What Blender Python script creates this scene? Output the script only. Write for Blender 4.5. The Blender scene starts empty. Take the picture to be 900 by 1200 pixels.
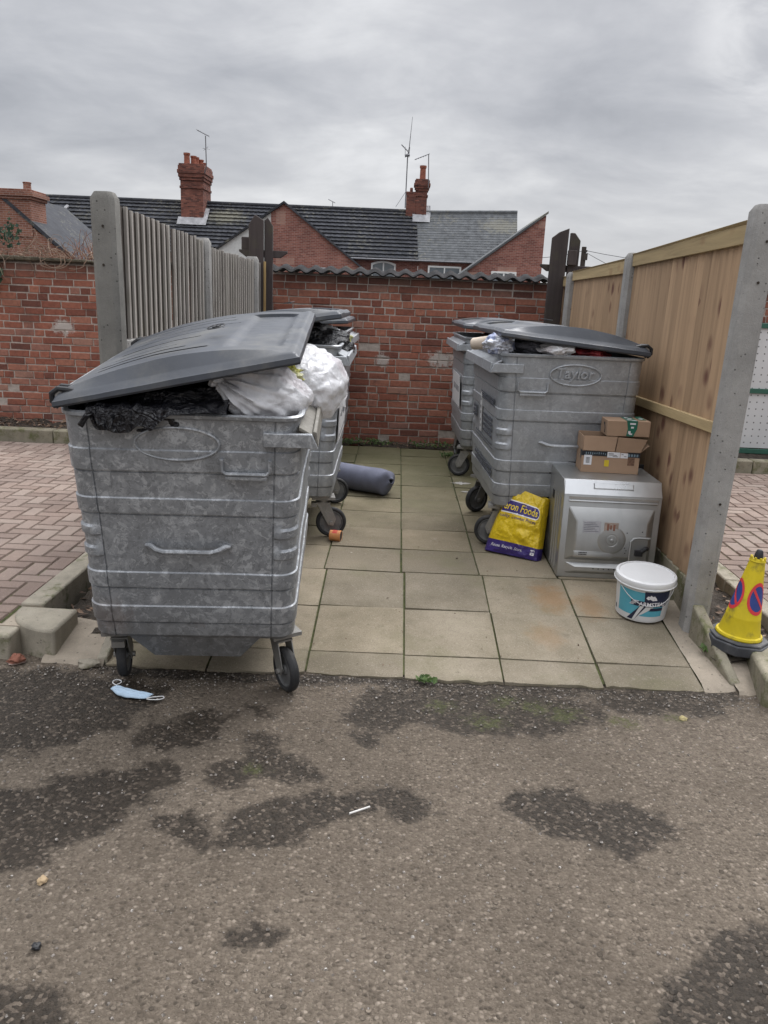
import bpy, math, random
from mathutils import Vector, Matrix, Euler, noise
R = math.radians
rng = random.Random(7)
SC = bpy.context.scene
COL = SC.collection

# ------------------------------------------------------------------ helpers
def sm(a, b, x):
    if a == b: return 0.0 if x < a else 1.0
    t = max(0.0, min(1.0, (x-a)/(b-a))); return t*t*(3-2*t)
def lerp(a, b, t): return a+(b-a)*t
def nz(x, y, z=0.0): return noise.noise(Vector((x, y, z)))
def fbm(x, y, z=0.0, o=4): return noise.fractal(Vector((x, y, z)), 1.0, 2.0, o)

class MB:
    def __init__(s): s.V=[]; s.F=[]; s.MI=[]; s.RN=[]
    def add(s, V, F, mi=0, r=None, M=None):
        o=len(s.V)
        for v in V:
            v=Vector(v); s.V.append(M@v if M is not None else v)
        for f in F:
            s.F.append(tuple(i+o for i in f)); s.MI.append(mi); s.RN.append(rng.random() if r is None else r)
        return o
    def box(s, x0,y0,z0,x1,y1,z1, mi=0, r=None, M=None, c=0.0):
        if r is None: r=rng.random()
        if x0>x1: x0,x1=x1,x0
        if y0>y1: y0,y1=y1,y0
        if z0>z1: z0,z1=z1,z0
        V=[(x,y,z) for x in (x0,x1) for y in (y0,y1) for z in (z0,z1)]
        F=[(0,1,3,2),(4,6,7,5),(0,4,5,1),(2,3,7,6),(0,2,6,4),(1,5,7,3)]
        s.add(V,F,mi,r,M)
    def prism(s, poly, d0, d1, axis='y', mi=0, r=None, M=None):
        # poly: 2D points; axis y: (x,z) swept in y; axis z: (x,y); axis x: (y,z)
        if r is None: r=rng.random()
        n=len(poly)
        def p(a,b,d): return {'y':(a,d,b),'z':(a,b,d),'x':(d,a,b)}[axis]
        V=[p(a,b,d0) for a,b in poly]+[p(a,b,d1) for a,b in poly]
        F=[tuple(range(n)), tuple(range(2*n-1,n-1,-1))]+[(i,i+n,(i+1)%n+n,(i+1)%n) for i in range(n)]
        vol=0.0; P=[Vector(q) for q in V]
        for f in F:
            for k in range(1,len(f)-1): vol+=P[f[0]].dot(P[f[k]].cross(P[f[k+1]]))
        if vol<0: F=[tuple(reversed(f)) for f in F]
        s.add(V,F,mi,r,M)
    def tube(s, pts, rad, n=8, cap=True, mi=0, r=None, M=None, squash=None):
        pts=[Vector(p) for p in pts]; m=len(pts)
        if not isinstance(rad,(list,tuple)): rad=[rad]*m
        if r is None: r=rng.random()
        V=[];F=[]; prev=None
        for i,p in enumerate(pts):
            t=(pts[min(i+1,m-1)]-pts[max(i-1,0)])
            if t.length<1e-9: t=Vector((0,0,1))
            t.normalize()
            if prev is None:
                a=Vector((0,0,1)) if abs(t.z)<0.9 else Vector((1,0,0))
                u=t.cross(a).normalized()
            else:
                u=(prev-t*prev.dot(t))
                if u.length<1e-6: u=t.orthogonal()
                u.normalize()
            prev=u; w=t.cross(u)
            for k in range(n):
                an=2*math.pi*k/n
                V.append(p+(u*math.cos(an)+w*math.sin(an))*rad[i])
        for i in range(m-1):
            for k in range(n):
                F.append((i*n+k, i*n+(k+1)%n, (i+1)*n+(k+1)%n, (i+1)*n+k))
        if cap: F.append(tuple(range(n-1,-1,-1))); F.append(tuple(range((m-1)*n,m*n)))
        s.add(V,F,mi,r,M)
    def lathe(s, prof, n=24, mi=0, r=None, M=None, close=False):
        if r is None: r=rng.random()
        V=[];F=[]; m=len(prof)
        for (a,z) in prof:
            for k in range(n):
                t=2*math.pi*k/n; V.append((a*math.cos(t),a*math.sin(t),z))
        for i in range(m-1):
            for k in range(n):
                F.append((i*n+k, i*n+(k+1)%n, (i+1)*n+(k+1)%n, (i+1)*n+k))
        if close:
            for k in range(n): F.append(((m-1)*n+k,(m-1)*n+(k+1)%n,(k+1)%n,k))
        else:
            if prof[0][0]>1e-6: F.append(tuple(range(n-1,-1,-1)))
            if prof[-1][0]>1e-6: F.append(tuple(range((m-1)*n,m*n)))
        s.add(V,F,mi,r,M)
    def grid(s, rows, mi=0, r=None, M=None, wrap=False, fn=None, flip=False):
        nu=len(rows); nv=len(rows[0]); V=[p for row in rows for p in row]; F=[]
        o=len(s.V)
        for v in V:
            v=Vector(v); s.V.append(M@v if M is not None else v)
        if r is None: r=rng.random()
        for i in range(nu-1):
            for j in range(nv if wrap else nv-1):
                f=(i*nv+j, i*nv+(j+1)%nv, (i+1)*nv+(j+1)%nv, (i+1)*nv+j)
                if flip: f=tuple(reversed(f))
                s.F.append(tuple(q+o for q in f)); s.MI.append(fn(i,j) if fn else mi); s.RN.append(r)
    def mesh(s, name, mats, angle=35, attrs=None):
        me=bpy.data.meshes.new(name); me.from_pydata([tuple(v) for v in s.V],[],s.F)
        if not isinstance(mats,(list,tuple)): mats=[mats]
        for m in mats: me.materials.append(m)
        me.polygons.foreach_set('material_index', s.MI)
        a=me.attributes.new('rnd','FLOAT','FACE'); a.data.foreach_set('value', s.RN)
        if attrs:
            for k,vals in attrs.items():
                a=me.attributes.new(k,'FLOAT','POINT'); a.data.foreach_set('value', vals)
        if angle:
            me.polygons.foreach_set('use_smooth',[True]*len(me.polygons))
            me.set_sharp_from_angle(angle=R(angle))
        me.validate(); me.update()
        return me
    def build(s, name, mats, parent=None, origin=(0,0,0), angle=35, bevel=0, attrs=None, seg=2, fixn=False):
        o=Vector(origin)
        if o.length>0: s.V=[v-o for v in s.V]
        me=s.mesh(name,mats,angle,attrs)
        if fixn:
            import bmesh
            bm=bmesh.new(); bm.from_mesh(me); bmesh.ops.recalc_face_normals(bm,faces=bm.faces); bm.to_mesh(me); bm.free()
        ob=link(name,me,parent)
        if parent is None: ob.location=o
        if bevel:
            b=ob.modifiers.new('Bevel','BEVEL'); b.width=bevel; b.segments=seg; b.limit_method='ANGLE'; b.angle_limit=R(40)
        return ob

def link(name, data, parent=None):
    ob=bpy.data.objects.new(name,data); COL.objects.link(ob)
    if parent is not None: ob.parent=parent
    return ob
def tag(o, label, cat, group=None, kind=None):
    if label: o['label']=label
    if cat: o['category']=cat
    if group: o['group']=group
    if kind: o['kind']=kind
    return o
def thing(name, label, cat, loc=(0,0,0), rot=(0,0,0), group=None):
    o=link(name,None); o.empty_display_size=0.1; o.location=loc; o.rotation_euler=rot
    return tag(o,label,cat,group)
def structure(o): o['kind']='structure'; return o
def text_geo(txt, size=1.0, bold=0.0, shear=0.0, spacing=1.0, extrude=0.0, bev=0.0):
    cu=bpy.data.curves.new('txt','FONT'); cu.body=txt; cu.size=size; cu.offset=bold; cu.shear=shear
    cu.space_character=spacing; cu.resolution_u=3; cu.fill_mode='BOTH' if extrude else 'FRONT'; cu.extrude=extrude; cu.bevel_depth=bev
    ob=bpy.data.objects.new('txt',cu); COL.objects.link(ob)
    dg=bpy.context.evaluated_depsgraph_get(); me=ob.evaluated_get(dg).to_mesh()
    V=[tuple(v.co) for v in me.vertices]; F=[tuple(p.vertices) for p in me.polygons]
    ob.evaluated_get(dg).to_mesh_clear()
    bpy.data.objects.remove(ob); bpy.data.curves.remove(cu)
    return V,F
def align(V):
    xs=[v[0] for v in V]; ys=[v[1] for v in V]
    return min(xs),max(xs),min(ys),max(ys)

# ------------------------------------------------------------------ materials
class G:
    def __init__(s,name):
        s.m=bpy.data.materials.new(name); s.m.use_nodes=True; s.t=s.m.node_tree; s.t.nodes.clear()
        s._co=None
    def n(s,ty,props=None,**inp):
        nd=s.t.nodes.new(ty)
        for k,v in (props or {}).items(): setattr(nd,k,v)
        for k,v in inp.items():
            key=k.replace('_',' ')
            if k.startswith('i') and k[1:].isdigit(): sk=nd.inputs[int(k[1:])]
            else: sk=nd.inputs[key]
            s.set(sk,v)
        return nd
    def set(s,sk,v):
        if isinstance(v,bpy.types.NodeSocket): s.t.links.new(v,sk)
        elif isinstance(v,bpy.types.Node): s.t.links.new(v.outputs[0],sk)
        else:
            if isinstance(v,(tuple,list)) and len(v)==3 and sk.type=='RGBA': v=(*v,1)
            sk.default_value=v
    @property
    def co(s):
        if s._co is None: s._co=s.n('ShaderNodeTexCoord').outputs['Object']
        return s._co
    def map(s,scale=(1,1,1),loc=(0,0,0),rot=(0,0,0),v=None):
        return s.n('ShaderNodeMapping',Vector=v or s.co,Scale=scale,Location=loc,Rotation=rot).outputs[0]
    def noise(s,scale,detail=4,rough=.55,v=None,dist=0,color=False):
        nd=s.n('ShaderNodeTexNoise',Vector=v or s.co,Scale=scale,Detail=detail,Roughness=rough,Distortion=dist)
        return nd.outputs['Color' if color else 0]
    def vor(s,scale,feature='F1',out='Distance',v=None,rand=1.0):
        nd=s.n('ShaderNodeTexVoronoi',dict(feature=feature),Vector=v or s.co,Scale=scale,Randomness=rand)
        return nd.outputs[out]
    def math(s,op,a,b=0.0,c=0.0,clamp=False):
        return s.n('ShaderNodeMath',dict(operation=op,use_clamp=clamp),i0=a,i1=b,i2=c).outputs[0]
    def rng(s,v,a,b,c=0.0,d=1.0):
        return s.n('ShaderNodeMapRange',dict(interpolation_type='SMOOTHSTEP'),Value=v,From_Min=a,From_Max=b,To_Min=c,To_Max=d).outputs[0]
    def ramp(s,v,stops):
        nd=s.n('ShaderNodeValToRGB',Fac=v); e=nd.color_ramp.elements
        while len(e)<len(stops): e.new(0.5)
        for i,(p,c) in enumerate(stops):
            e[i].position=p; e[i].color=(*c,1) if len(c)==3 else c
        return nd.outputs[0]
    def mix(s,f,a,b,mode='MIX'):
        nd=s.n('ShaderNodeMix',dict(data_type='RGBA',blend_type=mode,clamp_factor=True),i0=f,i6=a,i7=b)
        return nd.outputs[2]
    def attr(s,name,out='Fac'): return s.n('ShaderNodeAttribute',dict(attribute_name=name)).outputs[out]
    def sep(s,v=None): return s.n('ShaderNodeSeparateXYZ',Vector=v or s.co)
    def bump(s,h,strength=.5,dist=.01,normal=None):
        nd=s.n('ShaderNodeBump',Height=h,Strength=strength,Distance=dist)
        if normal is not None: s.set(nd.inputs['Normal'],normal)
        return nd.outputs[0]
    def out(s,color,rough=.7,metal=0.0,normal=None,spec=.5,extra=None,translucent=0.0):
        b=s.n('ShaderNodeBsdfPrincipled'); s.set(b.inputs['Base Color'],color); s.set(b.inputs['Roughness'],rough)
        s.set(b.inputs['Metallic'],metal); s.set(b.inputs['Specular IOR Level'],spec)
        if normal is not None: s.set(b.inputs['Normal'],normal)
        for k,v in (extra or {}).items(): s.set(b.inputs[k],v)
        o=s.n('ShaderNodeOutputMaterial'); sh=b.outputs[0]
        if translucent:
            tr=s.n('ShaderNodeBsdfTranslucent'); s.set(tr.inputs['Color'],color)
            mx=s.n('ShaderNodeMixShader',i0=translucent,i1=b.outputs[0],i2=tr.outputs[0]); sh=mx.outputs[0]
        s.t.links.new(sh,o.inputs['Surface'])
        return s.m

def simple(name,col,rough=.6,metal=0.0,var=.18,scale=8,bump=.15,bscale=120,dirt=None,dscale=5,dlo=.5,dhi=.7,spec=.4,bdist=.004,rvar=.0,**kw):
    g=G(name); n1=g.noise(scale,5,.6)
    lo=tuple(c*(1-var) for c in col); hi=tuple(min(1,c*(1+var)) for c in col)
    c=g.ramp(n1,[(.3,lo),(.7,hi)])
    if rvar:
        r=g.attr('rnd'); c=g.mix(1.0,c,g.ramp(r,[(0,(1-rvar,)*3),(1,(1+rvar,)*3)]),'MULTIPLY')
    if dirt:
        d=g.rng(g.noise(dscale,6,.65),dlo,dhi); c=g.mix(d,c,dirt)
    nb=g.bump(g.noise(bscale,4,.6),bump,bdist)
    return g.out(c,rough,metal,nb,spec,**kw)

def m_asphalt():
    g=G('asphalt'); co=g.co
    v1=g.n('ShaderNodeTexVoronoi',dict(feature='F1'),Vector=co,Scale=92.0)
    v2=g.n('ShaderNodeTexVoronoi',dict(feature='F1'),Vector=co,Scale=230.0)
    v3=g.n('ShaderNodeTexVoronoi',dict(feature='F1'),Vector=co,Scale=48.0)
    damp=g.attr('damp'); moss=g.attr('moss')
    r1=g.n('ShaderNodeSeparateColor',Color=v1.outputs['Color'])
    r2=g.n('ShaderNodeSeparateColor',Color=v2.outputs['Color'])
    r3=g.n('ShaderNodeSeparateColor',Color=v3.outputs['Color'])
    stone=g.ramp(r1.outputs[0],[(0,(.075,.063,.052)),(.35,(.14,.119,.099)),(.75,(.195,.168,.142)),(.94,(.25,.218,.188)),(1,(.34,.30,.262))])
    fine=g.ramp(r2.outputs[0],[(0,(.085,.072,.059)),(.6,(.15,.128,.107)),(1,(.23,.20,.172))])
    big=g.noise(1.1,5,.6); med=g.noise(7,5,.65)
    base=g.mix(g.rng(r1.outputs[1],.25,.5),fine,stone)
    mort=g.ramp(med,[(.3,(.115,.097,.079)),(.7,(.165,.141,.117))])
    # matrix between stones
    gap=g.rng(v1.outputs['Distance'],.25,.62)
    base=g.mix(g.math('MULTIPLY',gap,.55),base,mort)
    bigst=g.math('MULTIPLY',g.rng(r3.outputs[1],.9,.93),g.rng(v3.outputs['Distance'],.42,.3))
    base=g.mix(bigst,base,g.ramp(r3.outputs[0],[(0,(.09,.077,.064)),(1,(.255,.222,.19))]))
    base=g.mix(1.0,base,g.ramp(big,[(.25,(.58,.545,.495)),(.5,(.80,.755,.69)),(.75,(1.02,.97,.895))]),'MULTIPLY')
    # exposed dark binder in the damp hollows, pale chips standing out of it
    wet=g.ramp(r1.outputs[0],[(0,(.016,.0115,.007)),(.65,(.028,.0205,.0135)),(.86,(.058,.044,.032)),(1,(.13,.104,.08))])
    wetm=g.rng(g.math('ADD',damp,g.math('MULTIPLY',g.math('SUBTRACT',g.noise(16,8,.8),.5),1.5)),.18,.64)
    c=g.mix(g.math('MULTIPLY',wetm,.92),base,wet)
    mo=g.rng(g.math('ADD',moss,g.math('MULTIPLY',g.math('SUBTRACT',g.noise(30,9,.88),.5),4.2)),.62,1.15)
    c=g.mix(g.math('MULTIPLY',mo,.6),c,g.ramp(g.noise(90,3),[(.3,(.035,.045,.012)),(.7,(.10,.11,.03))]))
    h=g.math('SUBTRACT',1.0,v1.outputs['Distance']); h=g.math('MULTIPLY',h,g.math('ADD',.35,r1.outputs[1]))
    h=g.math('ADD',h,g.math('MULTIPLY',bigst,1.6))
    h2=g.math('MULTIPLY',g.math('SUBTRACT',1.0,v2.outputs['Distance']),.4)
    hh=g.math('ADD',h,h2)
    nb=g.bump(g.math('ADD',hh,g.math('MULTIPLY',g.noise(28,5,.7),2.2)),.85,.007)
    ro=g.mix(wetm,(.93,)*3,(.62,)*3)
    return g.out(c,ro,0,nb,.3)

def m_brickgeo():
    g=G('old_red_brick'); r=g.attr('rnd')
    c=g.ramp(r,[(0,(.15,.065,.05)),(.08,(.22,.085,.06)),(.3,(.285,.108,.073)),(.65,(.335,.132,.088)),(.85,(.37,.162,.11)),(.95,(.30,.15,.115)),(1,(.38,.21,.155))])
    n1=g.noise(26,6,.7); n2=g.noise(1.3,5,.65); n3=g.noise(90,4,.7)
    c=g.mix(1.0,c,g.ramp(n1,[(.25,(.62,.62,.65)),(.55,(1,1,1)),(.8,(1.25,1.2,1.15))]),'MULTIPLY')
    c=g.mix(g.rng(n3,.58,.75,0,.55),c,(.36,.24,.19))
    soot=g.rng(g.noise(3.1,6,.7),.5,.72); c=g.mix(g.math('MULTIPLY',soot,.42),c,(.075,.055,.05))
    lime=g.rng(g.math('ADD',g.noise(2.3,6,.75,v=g.map(loc=(3,0,7))),g.math('MULTIPLY',g.noise(40,4),.22)),.77,.86); c=g.mix(g.math('MULTIPLY',lime,.7),c,(.42,.38,.35))
    for (px_,pz_,rx,rz) in ((-.17,.90,.10,.09),(.46,.93,.20,.11),(1.2,.62,.10,.06),(-3.6,1.1,.15,.1)):
        p=g.map((1/rx,0,1/rz),(-px_/rx,0,-pz_/rz)); d=g.n('ShaderNodeVectorMath',dict(operation='LENGTH'),i0=p).outputs['Value']
        d=g.math('ADD',d,g.math('MULTIPLY',g.math('SUBTRACT',g.noise(15,6,.8),.5),3.2)); c=g.mix(g.rng(d,.95,.45,0,.85),c,(.50,.46,.42))
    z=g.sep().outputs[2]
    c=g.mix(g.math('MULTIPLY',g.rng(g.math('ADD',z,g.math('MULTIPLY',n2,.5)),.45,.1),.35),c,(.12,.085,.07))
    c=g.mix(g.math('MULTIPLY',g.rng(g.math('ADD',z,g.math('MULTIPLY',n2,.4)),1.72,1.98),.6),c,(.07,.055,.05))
    nb=g.bump(g.math('ADD',n1,g.math('MULTIPLY',n3,.5)),.6,.006)
    return g.out(c,.92,0,nb,.2)
def m_mortar():
    g=G('lime_mortar'); n=g.noise(14,6,.7)
    c=g.ramp(n,[(.25,(.22,.175,.15)),(.5,(.42,.36,.315)),(.75,(.55,.49,.44))])
    return g.out(c,.95,0,g.bump(g.noise(120,4),.8,.004),.2)
def m_housebrick(name,cols,mort=(.36,.30,.27),pale=0.0,scale=1.0):
    g=G(name)
    sx=g.sep(); v=g.n('ShaderNodeCombineXYZ',X=g.math('ADD',sx.outputs[0],sx.outputs[1]),Y=sx.outputs[2],Z=0.0).outputs[0]
    b=g.n('ShaderNodeTexBrick',Vector=v,Color1=(0,0,0),Color2=(1,1,1),Mortar=(.5,.5,.5),Scale=1.0,Mortar_Size=.008,Mortar_Smooth=.2,Bias=0.0,Brick_Width=.22*scale,Row_Height=.075*scale)
    c=g.ramp(b.outputs[0],cols)
    w=g.n('ShaderNodeTexWhiteNoise',dict(noise_dimensions='2D'),Vector=g.n('ShaderNodeVectorMath',dict(operation='FLOOR'),i0=g.map((1/.44,1/.3,1),v=v)).outputs[0])
    if pale: c=g.mix(g.math('MULTIPLY',g.math('GREATER_THAN',w.outputs[0],1-pale),.45),c,(.5,.33,.26))
    c=g.mix(g.math('MULTIPLY',b.outputs[1],.8),c,mort)
    c=g.mix(1.0,c,g.ramp(g.noise(.8,6,.7),[(.25,(.6,.58,.58)),(.7,(1.15,1.12,1.1))]),'MULTIPLY')
    return g.out(c,.9,0,g.bump(b.outputs[1],-.4,.01),.2)
def m_rooftile(name,col,lich,amt):
    g=G(name); r=g.attr('rnd')
    c=g.mix(1.0,g.ramp(g.noise(3,5,.7),[(.3,tuple(x*.75 for x in col)),(.7,tuple(x*1.35 for x in col))]),g.ramp(r,[(0,(.72,)*3),(1,(1.3,)*3)]),'MULTIPLY')
    l=g.rng(g.math('ADD',g.noise(5,6,.8),g.math('MULTIPLY',g.noise(.35,3),.45)),.80-amt,.92-amt)
    c=g.mix(g.math('MULTIPLY',l,.6),c,lich)
    p=g.map((1/1.5,0,1/.55),(-1.9/1.5,0,-5.75/.55)); d=g.n('ShaderNodeVectorMath',dict(operation='LENGTH'),i0=p).outputs['Value']; d=g.math('ADD',d,g.math('MULTIPLY',g.math('SUBTRACT',g.noise(3.5,5,.8),.5),2.6)); c=g.mix(g.rng(d,1.0,.3,0,.65),c,lich)
    return g.out(c,.8,0,g.bump(g.noise(30,4),.3,.01),.15)

def m_slab():
    g=G('concrete_slab'); r=g.attr('rnd')
    n1=g.noise(3.0,6,.65); n2=g.noise(150,3,.7); n3=g.noise(16,5,.7)
    y=g.sep().outputs[1]
    c=g.ramp(n1,[(.25,(.145,.125,.088)),(.5,(.22,.19,.142)),(.75,(.295,.257,.20))])
    c=g.mix(1.0,c,g.ramp(r,[(0,(.84,.83,.81)),(.5,(1.0,.99,.97)),(1,(1.18,1.15,1.10))]),'MULTIPLY')
    old=g.rng(g.math('ADD',y,g.math('MULTIPLY',g.math('SUBTRACT',n1,.5),2.0)),4.2,5.2)
    c=g.mix(old,c,g.mix(1.0,c,(.76,.73,.68),'MULTIPLY'))
    c=g.mix(g.rng(n2,.55,.72,0,.45),c,(.46,.41,.35))
    c=g.mix(g.rng(n2,.45,.3,0,.6),c,(.11,.095,.075))
    alg=g.math('MULTIPLY',g.rng(g.noise(1.7,6,.7,v=g.map(loc=(5,2,0))),.50,.70),.5)
    c=g.mix(alg,c,(.15,.14,.078))
    gv=g.n('ShaderNodeTexVoronoi',Vector=g.co,Scale=5.0); gr_=g.n('ShaderNodeSeparateColor',Color=gv.outputs['Color'])
    c=g.mix(g.math('MULTIPLY',g.rng(gr_.outputs[0],.70,.72),g.rng(g.math('ADD',gv.outputs['Distance'],g.math('MULTIPLY',n2,.03)),.075,.055)),c,g.mix(g.rng(gr_.outputs[1],.5,.52),(.09,.08,.065),(.46,.43,.38)))
    back=g.math('MULTIPLY',g.rng(g.math('ADD',y,g.math('MULTIPLY',n3,2.2)),5.6,9.2),.55); c=g.mix(back,c,(.11,.115,.05))
    dk=g.rng(n3,.55,.78,0,.55); c=g.mix(dk,c,(.13,.108,.078)); sp_=g.rng(g.noise(60,3,.8),.60,.72,0,.6); c=g.mix(sp_,c,(.085,.072,.055)); pl_=g.rng(g.noise(4.5,6,.8,v=g.map(loc=(2,9,4))),.60,.75,0,.4); c=g.mix(pl_,c,(.40,.355,.30))
    # rust stains on the paving in front of the oven
    for (sx_,sy_,rx,ry,k) in ((.90,4.18,.13,.22,.6),(1.10,4.1,.10,.2,.5),(.80,3.75,.12,.14,.35)):
        p=g.map((1/rx,1/ry,0),(-sx_/rx,-sy_/ry,0))
        d=g.n('ShaderNodeVectorMath',dict(operation='LENGTH'),i0=p).outputs['Value']
        d=g.math('ADD',d,g.math('MULTIPLY',g.math('SUBTRACT',n3,.5),1.6))
        c=g.mix(g.rng(d,1.1,.2,0,k),c,(.24,.135,.06))
    e=g.attr('edge'); c=g.mix(g.math('MULTIPLY',g.rng(g.math('ADD',e,g.math('MULTIPLY',g.math('SUBTRACT',g.noise(9,6,.75),.5),.55)),.93,1.12),.55),c,(.10,.092,.058))
    nb=g.bump(g.math('ADD',g.math('MULTIPLY',n2,.7),g.math('MULTIPLY',n3,.4)),.5,.004)
    return g.out(c,.9,0,nb,.25)
def m_paver():
    g=G('brick_paver'); r=g.attr('rnd')
    c=g.ramp(r,[(0,(.175,.13,.11)),(.35,(.215,.163,.138)),(.7,(.24,.187,.16)),(1,(.265,.215,.185))])
    n1=g.noise(1.2,6,.65); n2=g.noise(130,3,.7); n3=g.noise(12,5,.7)
    c=g.mix(1.0,c,g.ramp(n1,[(.3,(.78,.78,.78)),(.7,(1.15,1.13,1.1))]),'MULTIPLY')
    c=g.mix(g.rng(n2,.5,.75,0,.5),c,(.36,.29,.25)); c=g.mix(g.rng(n3,.55,.8,0,.45),c,(.13,.105,.08))
    oil=g.rng(g.noise(.9,4,.6,v=g.map((1,.5,1),(2.2,1.3,0))),.60,.74,0,.55); c=g.mix(oil,c,(.10,.08,.07))
    return g.out(c,.9,0,g.bump(g.math('ADD',n2,n3),.4,.004),.25)
def m_concrete(name,col,pit=.5,moss=0.0,streak=.3):
    g=G(name); n1=g.noise(5,6,.65); n2=g.noise(170,3,.75); n3=g.noise(30,4,.7)
    c=g.ramp(n1,[(.25,tuple(x*.68 for x in col)),(.5,col),(.78,tuple(min(1,x*1.3) for x in col))])
    c=g.mix(g.rng(n2,.56,.74,0,.5),c,tuple(min(1,x*1.55) for x in col))
    c=g.mix(g.rng(n2,.42,.28,0,.6),c,tuple(x*.45 for x in col))
    st=g.noise(9,4,.6,v=g.map((1,1,.12))); c=g.mix(g.rng(st,.52,.75,0,streak),c,tuple(x*.5 for x in col))
    v=g.n('ShaderNodeTexVoronoi',Vector=g.co,Scale=55.0); rr=g.n('ShaderNodeSeparateColor',Color=v.outputs['Color']).outputs[0]
    hole=g.math('MULTIPLY',g.rng(rr,.86,.9),g.rng(v.outputs['Distance'],.3,.15)); c=g.mix(g.math('MULTIPLY',hole,pit),c,tuple(x*.25 for x in col))
    if moss: c=g.mix(g.rng(g.math('ADD',g.noise(7,6,.7),0),.62-moss*.25,.78-moss*.25,0,.85),c,(.10,.105,.045))
    return g.out(c,.92,0,g.bump(g.math('SUBTRACT',g.math('ADD',n2,n3),g.math('MULTIPLY',hole,2.0)),.5,.005),.2)
def m_wood(name,col,dark,knot=.5,green=0.0,grain=1.0,axis='z',rough=.75,wet=0.0):
    g=G(name); r=g.attr('rnd')
    sc={'z':(26,26,1.3),'y':(26,1.3,26),'x':(1.3,26,26)}[axis]
    off=g.n('ShaderNodeCombineXYZ',X=g.math('MULTIPLY',r,37.0),Y=g.math('MULTIPLY',r,11.0),Z=g.math('MULTIPLY',r,19.0)).outputs[0]
    v=g.n('ShaderNodeVectorMath',dict(operation='ADD'),i0=g.co,i1=off).outputs[0]
    gr=g.noise(1.0,6,.65,v=g.map(sc,v=v),dist=.6); fine=g.noise(4.0,4,.7,v=g.map(sc,v=v))
    c=g.ramp(gr,[(.28,tuple(x*.72 for x in col)),(.5,col),(.72,tuple(min(1,x*1.18) for x in col))])
    c=g.mix(1.0,c,g.ramp(r,[(0,(.84,.83,.82)),(1,(1.12,1.11,1.1))]),'MULTIPLY')
    c=g.mix(g.rng(fine,.5,.8,0,.3*grain),c,tuple(x*.6 for x in col))
    kv=g.n('ShaderNodeTexVoronoi',Vector=g.map({'z':(10,10,6.0),'y':(10,6.0,10),'x':(6.0,10,10)}[axis],v=v),Scale=1.0)
    kr=g.n('ShaderNodeSeparateColor',Color=kv.outputs['Color']).outputs[0]
    k=g.math('MULTIPLY',g.rng(kr,.36,.42),g.rng(g.math('ADD',kv.outputs['Distance'],g.math('MULTIPLY',fine,.18)),.52,.20))
    c=g.mix(g.math('MULTIPLY',g.math('MULTIPLY',k,g.rng(g.noise(1.7,3,.6,v=g.map(loc=(1,4,2))),.42,.56)),knot),c,dark)
    big=g.noise(1.4,5,.6); c=g.mix(g.rng(big,.5,.75,0,.3),c,tuple(x*.75 for x in col))
    if green: c=g.mix(g.rng(g.noise(4,6,.7),.5,.75,0,green),c,(.12,.13,.05))
    if wet:
        z=g.sep().outputs[2]; c=g.mix(g.rng(g.math('ADD',z,g.math('MULTIPLY',big,.3)),.75,.15,0,wet),c,tuple(x*.45 for x in col))
    return g.out(c,rough,0,g.bump(g.math('ADD',gr,g.math('MULTIPLY',fine,.5)),.35,.004),.25)
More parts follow.
